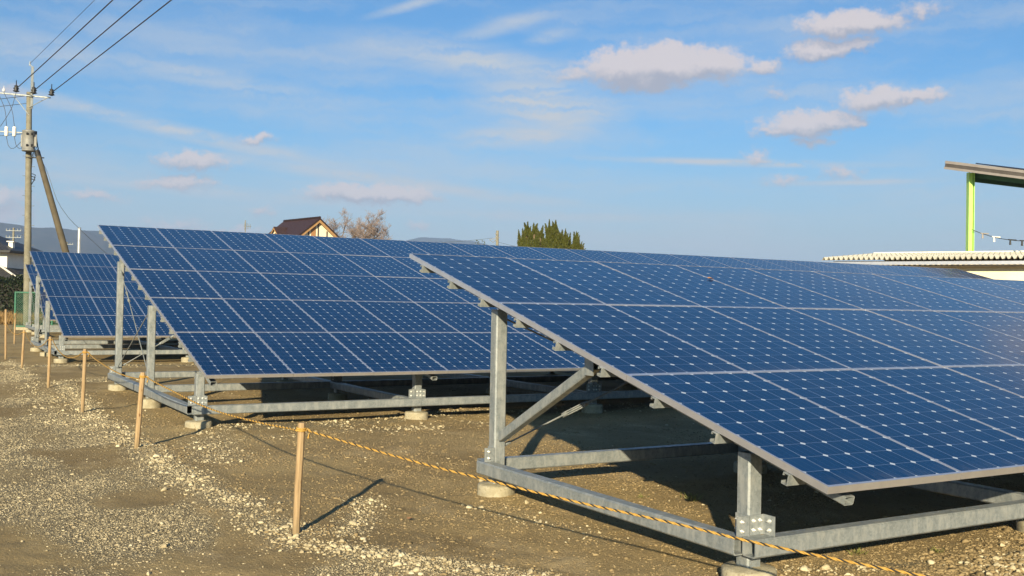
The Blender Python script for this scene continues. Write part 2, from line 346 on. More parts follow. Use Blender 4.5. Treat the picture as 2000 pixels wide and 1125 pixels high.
# ------------------------------------------------------------------ numpy noise
_T = rng.random((512, 512)).astype(np.float32)
def vnoise(x, y):
    xi = np.floor(x).astype(int); yi = np.floor(y).astype(int); fx = x - xi; fy = y - yi; fx = fx * fx * (3 - 2 * fx); fy = fy * fy * (3 - 2 * fy)
    g = lambda i, j: _T[i % 512, j % 512]
    return (g(xi, yi) * (1 - fx) + g(xi + 1, yi) * fx) * (1 - fy) + (g(xi, yi + 1) * (1 - fx) + g(xi + 1, yi + 1) * fx) * fy
def fbm(x, y, f, o=4, gain=.5):
    s_ = 0; a = 1; t_ = 0
    for i in range(o): s_ = s_ + a * vnoise(x * f + 17.3 * i, y * f + 5.1 * i); t_ += a; a *= gain; f *= 2.03
    return s_ / t_
def seg_d(x, y, pts):
    d = np.full(np.shape(x), 1e9)
    for (a, b_) in zip(pts[:-1], pts[1:]):
        ax, ay = a; bx, by = b_; L = (bx - ax) ** 2 + (by - ay) ** 2
        t_ = np.clip(((x - ax) * (bx - ax) + (y - ay) * (by - ay)) / L, 0, 1); d = np.minimum(d, np.hypot(x - ax - t_ * (bx - ax), y - ay - t_ * (by - ay)))
    return d
def smooth(a, b_, x): t_ = np.clip((x - a) / (b_ - a), 0, 1); return t_ * t_ * (3 - 2 * t_)
def edge_x(y): return 1.98 + .55 * np.exp(-(np.maximum(y, 3.5) - 4.6) / 1.1) * (y < 30) + .05 * np.sin(y * 1.7)
BANDS = [([(2.9, 4.75), (2.44, 5.25), (2.15, 5.95), (2.05, 7.0), (2.02, 8.2), (1.95, 9.7), (2.0, 11.0), (1.95, 13.5), (2.1, 16), (2.2, 19.0)], .22, 1.0),
         ([(3.2, 11.9), (4.3, 11.75), (5.5, 12.1), (6.6, 12.45), (8.8, 12.2), (12, 12.2)], .36, 1.0), ([(3.3, 11.0), (4.6, 11.1), (6.2, 11.6)], .35, .5),
         ([(2.45, 9.6), (2.7, 10.6), (2.9, 11.5)], .35, .6), ([(2.4, 6.1), (2.7, 6.6), (3.0, 7.2)], .16, .75),
         ([(2.8, 19.4), (4.5, 19.8), (9, 20.2)], .5, .8), ([(2.5, 23.6), (4.5, 23.4), (7, 23.4)], .4, .8), ([(4.1, 4.35), (4.6, 4.15), (5.2, 4.0)], .12, .7),
         ([(5.3, 3.55), (6.2, 3.7), (7.5, 3.8)], .28, .9), ([(3.55, 6.6), (3.75, 5.9), (4.0, 5.1)], .18, .35), ([(1.5, 13), (1.7, 18), (1.9, 24)], .3, .5)]
def band(x, y):
    s_ = 0
    for pts, w_, a in BANDS: s_ = np.maximum(s_, a * np.exp(-(seg_d(x, y, pts) / w_) ** 2))
    return s_
def gravelness(x, y):
    g = smooth(.18, -.12, x - edge_x(y) + .5 * (fbm(x, y, 1.6, 3) - .5)); patch = smooth(.62, .40, fbm(x + 31, y * .75 + 9, .95, 4))
    g = g * (.12 + .88 * patch) * smooth(-4, -1, x + 2 * (fbm(x, y, .5, 2) - .5) * 2 + 1.0)
    for (cx_, cy_, rx_, ry_, k_) in ((.45, 6.3, .42, 1.3, .9), (1.5, 8.1, .38, .4, .9), (.8, 9.6, .35, .7, .6), (1.25, 12.0, .3, 1.3, .55), (.9, 16, .35, 2.2, .5), (1.9, 6.0, .3, .3, .5)):
        g = g * (1 - k_ * np.exp(-(((x - cx_ + .25 * (fbm(x, y, 2.1, 3) - .5)) / rx_) ** 2 + ((y - cy_) / ry_) ** 2) ** 1.5))
    return np.maximum(g, .9 * band(x, y) * smooth(.25, .6, fbm(x, y, 2.2, 3) + .15))
def height(x, y):
    r = np.hypot(x, y); near = np.exp(-(r / 40) ** 2)
    h = .085 * (fbm(x, y, .35, 3) - .5) + .05 * (fbm(x + 7, y, 1.3, 4) - .5) + .022 * (fbm(x, y + 3, 6, 3) - .5) * np.exp(-(r / 14) ** 2) + .012 * (fbm(x, y + 3, 22, 3) - .5) * np.exp(-(r / 9) ** 2)
    h = h + .055 * np.exp(-(seg_d(x, y, BANDS[0][0]) / .28) ** 2) * (fbm(x, y, 2.3, 2) + .1) + .03 * np.exp(-(seg_d(x, y, BANDS[1][0]) / .4) ** 2)
    h = h + .05 * np.exp(-(seg_d(x, y, BANDS[8][0]) / .4) ** 2) * (.4 + fbm(x, y, 9, 3))
    for fx0, ys_ in ((3.973, (6.947, 4.153)), (2.86, (17.275, 14.723, 11.91))):
        for fy_ in ys_:
            for k in range(3):
                fx_ = fx0 + k * (2.68 if fx0 > 3 else 2.75); h = h + (.014 + .012 * math.sin(fx_ * 5 + fy_)) * np.exp(-(((x - fx_) ** 2 + (y - fy_) ** 2) / .25 ** 2) ** 1.5) * (.5 + fbm(x, y, 7, 2))
    return h * near - .02

# ------------------------------------------------------------------ ground
def build_ground():
    th = np.concatenate([np.linspace(-180, -78, 35)[:-1], np.linspace(-78, -4, 620)[:-1], np.linspace(-4, 180, 60)])   # degrees from +Y, negative towards +X
    rr = np.concatenate([[.02], np.geomspace(.6, 2.2, 25)[:-1], np.geomspace(2.2, 40, 620)[:-1], np.geomspace(40, 6900, 60)])
    T, RR = np.meshgrid(np.radians(th[:-1]), rr); X = -np.sin(T) * RR; Y = np.cos(T) * RR
    Z = height(X, Y); n1, n0 = X.shape
    V = np.stack([X, Y, Z], -1).reshape(-1, 3)
    i = np.arange(n1 - 1)[:, None]; j = np.arange(n0)[None, :]; jn = (j + 1) % n0
    F = np.stack([i * n0 + j, i * n0 + jn + 0 * i, (i + 1) * n0 + jn, (i + 1) * n0 + j], -1).reshape(-1, 4)[:, ::-1]
    G = gravelness(X, Y).ravel()
    m, n, b, o = new_mat('bare_soil'); co = n.n('ShaderNodeNewGeometry').outputs['Position']
    at = n.n('ShaderNodeAttribute', attribute_name='tint').outputs['Fac']
    big = n.ramp(n.noise(co, .55, 5, .6), .3, .7); c = n.mix(big, (.36, .27, .135), (.235, .17, .085))
    c = n.mix(n.ramp(n.noise(n.vm('MULTIPLY', co, (1, .6, 1)), 1.7, 5, .65), .5, .72), c, (.40, .305, .17))
    c = n.mix(n.m('MULTIPLY', n.ramp(n.noise(co, 38, 4, .7), .52, .7), .5), c, (.16, .115, .06))
    c = n.mix(n.m('MULTIPLY', n.ramp(n.noise(co, 60, 3, .7), .58, .72), .5), c, (.46, .375, .225))
    vo = n.n('ShaderNodeTexVoronoi'); n.put(vo, 'Vector', co); n.put(vo, 'Scale', 85); sp = n.n('ShaderNodeSeparateColor'); n.put(sp, 0, vo.outputs['Color'])
    peb = n.mix(sp.outputs[0], (.26, .215, .13), (.44, .375, .245)); peb = n.mix(n.ramp(vo.outputs[0], .35, .6), peb, (.17, .135, .08))
    c = n.mix(n.ramp(at, .1, .75), c, peb)
    n.put(b, 'Base Color', c); n.put(b, 'Roughness', .95); n.put(b, 'Specular IOR Level', .12)
    bp = n.n('ShaderNodeBump'); n.put(bp, 'Strength', 1.0); n.put(bp, 'Distance', .018)
    hh = n.m('ADD', n.noise(co, 45, 5, .7), n.m('MULTIPLY', n.m('MULTIPLY', vo.outputs[0], -.9), at)); n.put(bp, 'Height', hh); n.put(b, 'Normal', bp)
    g = link('ground', np_mesh('ground', V, F, m, G, True)); tag(g, kind='structure')
build_ground()

# stones
def ico(sub):
    import bmesh
    bm = bmesh.new(); bmesh.ops.create_icosphere(bm, subdivisions=sub, radius=1.0); v_ = np.array([q.co[:] for q in bm.verts]); f_ = np.array([[q.index for q in t_.verts] for t_ in bm.faces]); bm.free(); return v_, f_
ICO1, ICO2 = ico(1), ico(2)
def templates(base, k, amt):
    out = []
    for _ in range(k):
        v_, f_ = base; w_ = v_.copy()
        for _c in range(9):                                     # chop flat faces like crushed stone
            d = rng.normal(size=3); d /= np.linalg.norm(d); h = rng.uniform(.40, .80); q = w_ @ d; w_ -= np.outer(np.maximum(q - h, 0), d)
        w_ *= (1 + amt * (rng.random((len(w_), 1)) - .5)); w_ *= np.array([1, rng.uniform(.65, .95), rng.uniform(.45, .8)]); out.append((w_, f_))
    return out
T1, T2 = templates(ICO1, 12, .3), templates(ICO2, 12, .12)
def scatter(name, pos, size, tint, tpl, mat, sink=.25):
    n_ = len(pos); which = rng.integers(0, len(tpl), n_); Vs, Fs, Ts = [], [], []; k = 0
    zz = height(pos[:, 0], pos[:, 1])
    for t_ in range(len(tpl)):
        idx = np.where(which == t_)[0]
        if not len(idx): continue
        v_, f_ = tpl[t_]; a = rng.random(len(idx)) * 2 * math.pi; tl = rng.normal(0, .35, len(idx)); c_, s_ = np.cos(a), np.sin(a); ct, st = np.cos(tl), np.sin(tl)
        vv = np.repeat(v_[None], len(idx), 0) * size[idx][:, None, None]
        x, y, z = vv[..., 0], vv[..., 1], vv[..., 2]; y, z = y * ct[:, None] - z * st[:, None], y * st[:, None] + z * ct[:, None]; x, y = x * c_[:, None] - y * s_[:, None], x * s_[:, None] + y * c_[:, None]
        P = np.stack([x + pos[idx, 0][:, None], y + pos[idx, 1][:, None], z + (zz[idx] + size[idx] * sink)[:, None]], -1)
        Vs.append(P.reshape(-1, 3)); Fs.append((f_[None] + (np.arange(len(idx)) * len(v_))[:, None, None]).reshape(-1, 3) + k); Ts.append(np.repeat(tint[idx], len(v_))); k += len(idx) * len(v_)
    o = link(name, np_mesh(name, np.concatenate(Vs), np.concatenate(Fs), mat, np.concatenate(Ts))); return o
def stone_mat(name, c1, c2, c3):
    m, n, b, o = new_mat(name); co = n.n('ShaderNodeNewGeometry').outputs['Position']; at = n.n('ShaderNodeAttribute', attribute_name='tint').outputs['Fac']
    c = n.mix(n.ramp(at, 0, .6), c1, c2); c = n.mix(n.ramp(at, .6, 1.0), c, c3); c = n.mix(n.m('MULTIPLY', n.ramp(n.noise(co, 70, 4, .6), .45, .7), .35), c, (.12, .10, .065))
    n.put(b, 'Base Color', c); n.put(b, 'Roughness', .9); n.put(b, 'Specular IOR Level', .15); return m
SM_G = stone_mat('grey_gravel', (.30, .245, .15), (.42, .35, .225), (.55, .47, .31))
SM_L = stone_mat('pale_stone', (.34, .28, .175), (.46, .39, .25), (.58, .51, .35))
SM_C = stone_mat('soil_clod', (.21, .155, .08), (.275, .205, .108), (.33, .25, .135))
def sample(n_, x0, x1, y0, y1, prob):
    x = rng.uniform(x0, x1, n_); u = rng.random(n_); y = y0 * (y1 / y0) ** u if y0 > 0 else rng.uniform(y0, y1, n_)
    k = rng.random(n_) < prob(x, y); return np.stack([x[k], y[k]], -1)
pos = sample(330000, -1.2, 3.2, 4.0, 26, lambda x, y: gravelness(x, y) ** 1.5 * smooth(-1.2, .2, x))
sz = np.exp(rng.normal(math.log(.0048), .42, len(pos))) * (1 + np.maximum(pos[:, 1] - 8, 0) / 24)
g = scatter('gravel', pos, np.clip(sz, .003, .03), rng.random(len(pos)), T1, SM_G, -.02); tag(g, 'fine grey crushed gravel spread over the track left of the stakes', 'gravel', kind='stuff')
p1 = sample(110000, 1.2, 10, 3.2, 25, lambda x, y: band(x, y) ** 1.6 * smooth(.3, .62, fbm(x + 3, y, 3.1, 3)) * 1.0)
p2 = sample(3000, .2, 9, 3.2, 20, lambda x, y: .06 + .30 * smooth(.5, .7, fbm(x + 11, y, .8, 3)))
p3 = sample(700, -1.2, 2.0, 4, 14, lambda x, y: .35 * gravelness(x, y))
pos = np.concatenate([p1, p2, p3]); sz = np.exp(rng.normal(math.log(.0112), .46, len(pos)))
g = scatter('pale_stones', pos, np.clip(sz, .005, .036), rng.random(len(pos)), T2, SM_L, .12); tag(g, 'pale crushed stones strewn in streaks over the brown soil', 'stones', kind='stuff')
pos = sample(210000, 1.0, 9.5, 3.2, 17, lambda x, y: smooth(-.5, .3, x - edge_x(y)) * (.34 + .7 * smooth(.45, .68, fbm(x, y + 5, 1.5, 3))) + .9 * np.exp(-(seg_d(x, y, BANDS[8][0]) / .4) ** 2))
sz = np.exp(rng.normal(math.log(.0058), .5, len(pos))) * (1 + 1.1 * np.exp(-(seg_d(pos[:, 0], pos[:, 1], BANDS[8][0]) / .4) ** 2))
g = scatter('soil_clods', pos, np.clip(sz, .004, .04), rng.random(len(pos)), T1, SM_C, .0); tag(g, 'small crumbs and clods of brown soil', 'soil clods', kind='stuff')

# ------------------------------------------------------------------ solar arrays
TILT = math.radians(14.8426); CT, ST = math.cos(TILT), math.sin(TILT)
PW, PH, TH = 0.995, 1.653, .040; PX, PY = 1.0, 1.6607
def laminate_mesh():
    mb = MB(); a = PW / 2 - .006; c_ = PH / 2 - .009; p, p2_ = .1628, .1630
    uv = [((x / p) + 3, (y / p2_) + 5) for x, y in ((-a, -c_), (a, -c_), (a, c_), (-a, c_))]
    mb.face([(-a, -c_, -.0022), (a, -c_, -.0022), (a, c_, -.0022), (-a, c_, -.0022)], 0, uv=uv)
    me = mb.mesh('solar_panel', [M['laminate']])
    return me
def frame_mesh():
    mb = MB(); a, c_ = PW / 2, PH / 2; w_ = .0095; w2_ = .0145
    # lip ring and outer wall, mitred corners
    O = [(-a, -c_), (a, -c_), (a, c_), (-a, c_)]; I = [(-a + w_, -c_ + w2_), (a - w_, -c_ + w2_), (a - w_, c_ - w2_), (-a + w_, c_ - w2_)]
    for i in range(4):
        j = (i + 1) % 4; o1, o2, i1, i2 = O[i], O[j], I[i], I[j]
        mb.face([(*o1, -.0015), (*o2, -.0015), (i2[0], i2[1], 0), (i1[0], i1[1], 0)])
        mb.face([(*o2, -.0015), (*o1, -.0015), (*o1, -TH), (*o2, -TH)])
        mb.face([(*i1, 0), (*i2, 0), (*i2, -.006), (*i1, -.006)])
        J = [(-a + .03, -c_ + .03), (a - .03, -c_ + .03), (a - .03, c_ - .03), (-a + .03, c_ - .03)]
        mb.face([(*o2, -TH), (*o1, -TH), (*J[i], -TH), (*J[j], -TH)])
    mb.face([(-a + .004, -c_ + .004, -.008), (-a + .004, c_ - .004, -.008), (a - .004, c_ - .004, -.008), (a - .004, -c_ + .004, -.008)], 1)
    return mb.mesh('panel_frame', [M['alu'], M['slate_panel']])
LAM, FRM = laminate_mesh(), frame_mesh()
def pl(s, x, off, H): return Vector((x, -s * CT + off * ST, H - s * ST - off * CT))     # slope, along, below the surface
def bolt(mb, p, d, r=.009):
    p = Vector(p); d = Vector(d); mb.cyl(p, p + d * .004, r * 1.5, k=10, mi=1, smooth=False); mb.cyl(p + d * .004, p + d * .013, r, k=6, mi=1, smooth=False); mb.cyl(p + d * .013, p + d * .022, r * .5, k=6, mi=1, smooth=False)

def solar_array(org, ncol, nrow, post_s, x0, step, nline, label, strut_end, spare=()):
    H = org[2]; root = empty('solar_array', (org[0], org[1], 0), label, 'solar array', 'solar arrays on steel frames')
    L = nrow * PY; wid = ncol * PX
    rest = MB(); restf = MB()
    for j in range(nrow):
        for i in range(ncol):
            P = pl((j + .5) * PY - .008, (i + .5) * PX, 0, H); rot = (TILT + random.gauss(0, .0012), random.gauss(0, .0012), random.gauss(0, .0006))
            if (j, i) in spare:
                Mx = Matrix.Translation(P) @ Matrix.Rotation(TILT, 4, 'X'); k = len(rest.f)
                a = PW / 2 - .01; c_ = PH / 2 - .01
                rest.face([Mx @ Vector(q) for q in ((-a, -c_, -.002), (a, -c_, -.002), (a, c_, -.002), (-a, c_, -.002))], 0, uv=[(-.01, -.1), (6.01, -.1), (6.01, 10.1), (-.01, 10.1)])
                for (lo, hi) in (((-PW / 2, -PH / 2, -TH), (-PW / 2 + .0125, PH / 2, 0)), ((PW / 2 - .0125, -PH / 2, -TH), (PW / 2, PH / 2, 0)), ((-PW / 2 + .0125, -PH / 2, -TH), (PW / 2 - .0125, -PH / 2 + .0125, 0)), ((-PW / 2 + .0125, PH / 2 - .0125, -TH), (PW / 2 - .0125, PH / 2, 0))):
                    rest.box(lo, hi, 1, Mx)
                continue
            p_ = link('solar_panel', LAM, root, P, rot); link('frame', FRM, p_)
    if spare:
        o = rest.obj('solar_panels', [M['laminate'], M['alu']], root); o['kind'] = 'stuff'
    lines = [x0 + step * k for k in range(nline)]
    # purlins: C sections, web on the low side, flanges pointing up the slope
    s = .31; k = 0
    for j in range(nrow):
        for q in (.31, .86, 1.41):
            s = j * PY + q; mb = MB(); d, fl, t_ = .060, .040, .0045
            up_ = Vector((0, CT, ST)); nn = Vector((0, -ST, CT))
            A0, A1 = pl(s, -.012, TH + .002, H), pl(s, wid + .005, TH + .002, H)
            def slab(u0, u1, w0, w1):
                vs = []
                for P in (A0, A1):
                    for (u_, w_) in ((u0, w0), (u1, w0), (u1, w1), (u0, w1)): vs.append(P + up_ * u_ - nn * w_)
                mb.add(vs, [(0, 1, 2, 3), (7, 6, 5, 4), (0, 4, 5, 1), (1, 5, 6, 2), (2, 6, 7, 3), (3, 7, 4, 0)])
            slab(0, t_, 0, d); slab(t_ + .0005, fl, 0, t_); slab(t_ + .0005, fl, d - t_, d); slab(fl - t_, fl, t_ + .0005, .016); slab(fl - t_, fl, d - .016, d - t_ - .0005)
            mb.obj('purlin', [M['steel']], root)
    po = TH + .062
    for li, x in enumerate(lines):
        # rafter, a C channel on edge under the purlins
        mb = MB(); nn = (0, -ST, CT)
        mb.tube4(pl(.12, x + .06, po + .024, H), pl(L - .08, x + .06, po + .024, H), .070, .048, nn, .004, .006); mb.obj('rafter', [M['steel']], root)
        for pi, s in enumerate(post_s):
            top = pl(s, x, po + .050, H); y = top.y
            mb = MB(); mb.tube4((x, y, .03), (x, y, top.z + .018), .10, .10, (0, 1, 0), .006, .010); mb.obj('post', [M['steel']], root)
            mb = MB(); mb.lathe((x, y, 0), [(.150, -.25), (.150, -.02), (.149, .02), (.150, .060), (.146, .075), (.136, .082), (.09, .085), (.05, .092)], 30)
            ph_, ph2_ = random.uniform(0, 6), random.uniform(0, 6); tl_ = random.uniform(-.02, .02)
            for q_ in range(len(mb.v)):
                vx, vy, vz = mb.v[q_]; an = math.atan2(vy - y, vx - x); kk = 1 + .018 * math.sin(3 * an + ph_) + .014 * math.sin(7 * an + ph2_) + random.uniform(-.012, .012); mb.v[q_] = (x + (vx - x) * kk, y + (vy - y) * kk, vz + (vx - x) * tl_ + random.uniform(-.003, .003))
            mb.obj('concrete_footing', [M['concrete']], root)
        ys = [pl(s, x, po + .050, H).y for s in post_s]
        # ground beam up the slope, outboard of the posts
        mb = MB(); bx = x - .1015
        mb.tube4((bx, ys[0] + (.05 if li == 0 else -.0), .215), (bx, ys[-1] - .045, .215), .10, .10, (0, 0, 1), .006, .010); mb.obj('ground_beam', [M['steel']], root)
        # bolted angle brackets at each post
        for y in ys:
            z0, z1 = .267, .375; near = li < 4
            mb = MB(); mb.box((x - .0565, y - .0515, z0), (x - .0505, y + .046, z1)); mb.box((x - .140, y - .0575, z0), (x - .0505, y - .0518, z1))
            if near:
                for z in (.295, .345):
                    for dy in (-.025, .025): bolt(mb, (x - .0565, y + dy, z), (-1, 0, 0), .008)
                    bolt(mb, (x - .105, y - .0575, z), (0, -1, 0), .008)
            mb.obj('bracket', [M['steel'], M['bolt']], root)
            if y == ys[-1]:
                mb = MB(); mb.box((x - .046, y - .0585, z0), (x + .0512, y - .0525, z1)); mb.box((x + .0515, y - .140, z0), (x + .0575, y - .0525, z1))
                if near:
                    for z in (.295, .345):
                        for dx in (-.022, .024): bolt(mb, (x + dx, y - .0585, z), (0, -1, 0), .008)
                        bolt(mb, (x + .0515, y - .105, z), (-1, 0, 0), .008)
                mb.obj('bracket', [M['steel'], M['bolt']], root)
    # long ground beams between the post lines, outside the front and rear posts
    for s in post_s:
        y = pl(s, 0, po + .050, H).y
        yb = y + .1015 if s == post_s[0] else y - .1015
        for k in range(0, len(lines) - 1):
            mb = MB(); xa = lines[k] - .095 if k == 0 else lines[k] + .002; xb = lines[k + 1] - .002
            if s not in (post_s[0], post_s[-1]): xa, xb, = lines[k] + .052, lines[k + 1] - .155; yb = y
            mb.tube4((xa, yb, .215), (xb, yb, .215), .10, .10, (0, 0, 1), .006, .010); mb.obj('ground_beam', [M['steel']], root)
    # bracing
    def rod(a, b_, r=.007, name='brace_rod', turn=True):
        a, b_ = Vector(a), Vector(b_); mb = MB(); mb.cyl(a, b_, r, k=8)
        d = (b_ - a).normalized(); o = mb.obj(name, [M['steel']], root)
        mb = MB()
        if turn:
            c0 = a + (b_ - a) * .22; x_ = d.cross(Vector((0, 0, 1))).normalized(); y_ = d.cross(x_)
            for sg in (-1, 1): mb.cyl(c0 + y_ * .016 * sg, c0 + d * .22 + y_ * .016 * sg, .0055, k=6)
            for q in (0, .22): mb.cyl(c0 + d * (q - .018), c0 + d * (q + .018), .020, .020, k=8)
            mb.obj('turnbuckle', [M['steel']], o)
        for P in (a, b_): 
            mb2 = MB(); mb2.cyl(P - d * .02, P + d * .06, .014, k=8); mb2.obj('end_clevis', [M['steel']], o)
    yr = pl(post_s[0], 0, po + .050, H)
    zr = yr.z - .05
    for k in range(0, len(lines) - 1, 3):
        xa, xb = lines[k] + .06, lines[k + 1] - .06
        rod((xa, yr.y, .38), (xb, yr.y - .03, zr)); rod((xb, yr.y + .03, .38), (xa, yr.y + .03, zr))
    x = lines[0]
    if strut_end:
        e = pl(strut_end, x, po + .050, H); mb = MB(); a = Vector((x + .01, yr.y - .055, .455)); b_ = Vector((x + .01, e.y, e.z + .01))
        mb.tube4(a, b_, .07, .07, (1, 0, 0), .004, .006); mb.obj('strut', [M['steel']], root)
        mb = MB(); mb.box((x - .04, e.y - .03, e.z - .06), (x - .034, e.y + .07, e.z + .085)); mb.obj('gusset_plate', [M['steel']], root)
    if len(post_s) == 3:
        ym = pl(post_s[1], 0, po + .050, H)
        rod((x, yr.y - .06, zr - .1), (x, ym.y + .06, .36)); rod((x - .02, ym.y + .06, ym.z - .06), (x - .02, yr.y - .06, .36), turn=False)
        yf = pl(post_s[2], 0, po + .050, H)
    return root

A0 = (3.776, 8.222, .425 + 1.5); B0 = (2.8105, 19.440, 1.262 + 1.5); C0 = (2.836, 32.075, 1.232 + 1.5); D0 = (4.0, 47.0, 1.245 + 1.5)
solar_array(A0, 24, 3, (1.36, 4.25), .197, 2.68, 9, 'nearest solar array, three panel rows high, with a diagonal strut at its open end', 2.72)
solar_array(B0, 24, 5, (2.28, 4.92, 7.83), .05, 2.75, 9, 'long solar array behind the nearest one, five panel rows high, three posts at its end', None, spare=[(4, c) for c in range(6, 24)] + [(3, 22), (3, 23)])
solar_array(C0, 10, 5, (2.40, 4.92, 7.83), .02, 2.75, 4, 'third solar array from the front, seen end-on behind the rope stakes at left', None)
solar_array(D0, 6, 5, (2.40, 4.92, 7.83), .02, 2.75, 3, 'farthest solar array, a blue sliver just in front of the utility pole', None)

# ------------------------------------------------------------------ stakes and rope
STK = [((2.13, 6.28), (2.150, 6.275, .683), 'nearest wooden stake, standing alone in the bare soil with rope knotted at its top'),
       ((1.93, 10.56), (1.978, 10.551, .717), 'round wooden stake overlapping the end beam of the three-post array, leaning right'),
       ((1.90, 14.05), (1.916, 14.048, .781), 'wooden stake with thick rope knot left of the three-post array end'),
       ((1.91, 17.95), (1.92, 17.949, .792), 'wooden stake in front of the low beam corner of the third array'),
       ((1.94, 22.97), (1.965, 22.968, .741), 'short wooden stake beside the taller one, left of the third array beam'),
       ((1.85, 25.92), (1.83, 25.922, 1.111), 'tallest wooden stake, nearest the left edge of the photo'),
       ((2.69, 34.51), (2.699, 34.509, .892), 'small far wooden stake standing against the green fence corner')]
for i, ((x, y), tp, lab) in enumerate(STK):
    z0 = float(height(np.array([x]), np.array([y]))[0])
    mb = MB(); b0 = Vector((x, y, z0 - .1)); t0 = Vector(tp) + Vector((0, 0, .030)); a = .021 if i != 1 else .023
    k = 8; out = [(a * 1.12 * math.cos(2 * math.pi * (q + .5) / k), a * 1.12 * math.sin(2 * math.pi * (q + .5) / k)) for q in range(k)]
    rings = [b0.lerp(t0, q) for q in (0, .25, .5, .75, .985)] + [t0]
    base = []
    for q, P in enumerate(rings):
        sc = .86 if q == 5 else 1 + random.uniform(-.04, .04); dx, dy = random.uniform(-.002, .002), random.uniform(-.002, .002)
        base.append([(P.x + u * sc + dx, P.y + w_ * sc + dy, P.z) for u, w_ in out])
    vs = [p for rg in base for p in rg]; fs = [(q * k + j, q * k + (j + 1) % k, (q + 1) * k + (j + 1) % k, (q + 1) * k + j) for q in range(5) for j in range(k)] + [tuple(5 * k + j for j in range(k))]
    mb.add(vs, fs, 0); me = mb.mesh('wooden_stake', [M['wood']])
    for vtx in me.vertices: vtx.co -= Vector((x, y, z0))
    o = link('wooden_stake', me, None, (x, y, z0)); tag(o, lab, 'stake', 'wooden stakes carrying the rope')

def catmull(P, step=.02):
    P = [Vector(p) for p in P]; Q = [P[0] * 2 - P[1]] + P + [P[-1] * 2 - P[-2]]; out = []
    for i in range(1, len(Q) - 2):
        a, b_, c_, d = Q[i - 1:i + 3]; n_ = max(2, int((c_ - b_).length / step))
        for k in range(n_):
            t_ = k / n_; out.append(.5 * ((2 * b_) + (c_ - a) * t_ + (2 * a - 5 * b_ + 4 * c_ - d) * t_ ** 2 + (3 * b_ - a - 3 * c_ + d) * t_ ** 3))
    return out + [P[-1]]
def sagspan(a, b_, sag, n_=9):
    a, b_ = Vector(a), Vector(b_); return [a.lerp(b_, k / n_) - Vector((0, 0, sag * 4 * (k / n_) * (1 - k / n_))) for k in range(n_)]
tops = [Vector(t_) - Vector((0, 0, .018)) for _, t_, _ in STK]
off = Vector((-.028, 0, 0))
pts = [(4.05, .9, .56), (3.75, 1.75, .475), (3.6, 2.2, .458), (3.448, 2.628, .458), (3.345, 2.913, .461), (3.259, 3.153, .466), (3.172, 3.393, .475), (3.099, 3.596, .488), (2.991, 3.893, .502), (2.878, 4.208, .514), (2.751, 4.558, .535), (2.659, 4.813, .553), (2.511, 5.225, .581), (2.345, 5.685, .622), (2.19, 6.15, .664)]
pts = [Vector(p) for p in pts] + [tops[0] + Vector((.03, -.01, 0)), tops[0] + off]
pts += [Vector(p) for p in ((2.13, 6.45, .658), (2.118, 6.919, .635), (2.083, 7.85, .611), (2.056, 8.546, .616), (2.025, 9.359, .654), (1.995, 10.113, .690))]
pts += [tops[1] + Vector((.032, -.01, 0)), tops[1] + off, Vector((1.974, 10.80, .665)), Vector((1.955, 11.841, .655)), Vector((1.932, 13.139, .715))]
pts += [tops[2] + Vector((.032, 0, 0)), tops[2] + off] + sagspan(tops[2] + off, tops[3] + Vector((.03, 0, 0)), .16)[1:] + [tops[3] + Vector((.03, 0, 0)), tops[3] + off]
pts += sagspan(tops[3] + off, tops[4] + Vector((.03, 0, 0)), .2)[1:] + [tops[4] + Vector((.03, 0, 0)), tops[4] + off]
t5 = tops[5] - Vector((0, 0, .3)); pts += sagspan(tops[4] + off, t5 + Vector((.03, 0, 0)), .12)[1:] + [t5 + Vector((.03, 0, 0))] + sagspan(t5 + off, tops[6], .35)[1:] + [tops[6]]
line = catmull(pts, .012)
mb = MB(); cum = 0; strands = [[] for _ in range(3)]; prev = line[0]
for i, p in enumerate(line):
    cum += (p - prev).length; prev = p
    d = (line[min(i + 1, len(line) - 1)] - line[max(i - 1, 0)]).normalized(); x_ = d.cross(Vector((0, 0, 1))).normalized(); y_ = d.cross(x_)
    for k in range(3):
        a = cum / .07 * 2 * math.pi + k * 2 * math.pi / 3; strands[k].append(p + (x_ * math.cos(a) + y_ * math.sin(a)) * .0034)
for k in range(3): mb.path(strands[k], 0.0039 if k < 2 else .0036, 6, 0 if k < 2 else 1)
for i in range(7):                                             # knots: turns of rope round each stake
    c0 = tops[i] if i != 5 else t5
    for q in range(2 if i < 3 else 1):
        mb.path([c0 + Vector((.027 * math.cos(a), .027 * math.sin(a), .002 + .012 * q + .004 * math.sin(a))) for a in np.linspace(0, 2 * math.pi, 17)], .0062, 6, 0, False)
    if i < 3: mb.path([c0 + Vector((.03, -.02, .01)), c0 + Vector((.048, -.025, .0)), c0 + Vector((.045, -.02, -.035)), c0 + Vector((.035, -.03, -.05))], .006, 6, 0)
rp = mb.obj('rope', [M['rope_y'], M['rope_k']]); tag(rp, 'yellow and black twisted rope strung from stake to stake along the arrays', 'rope')

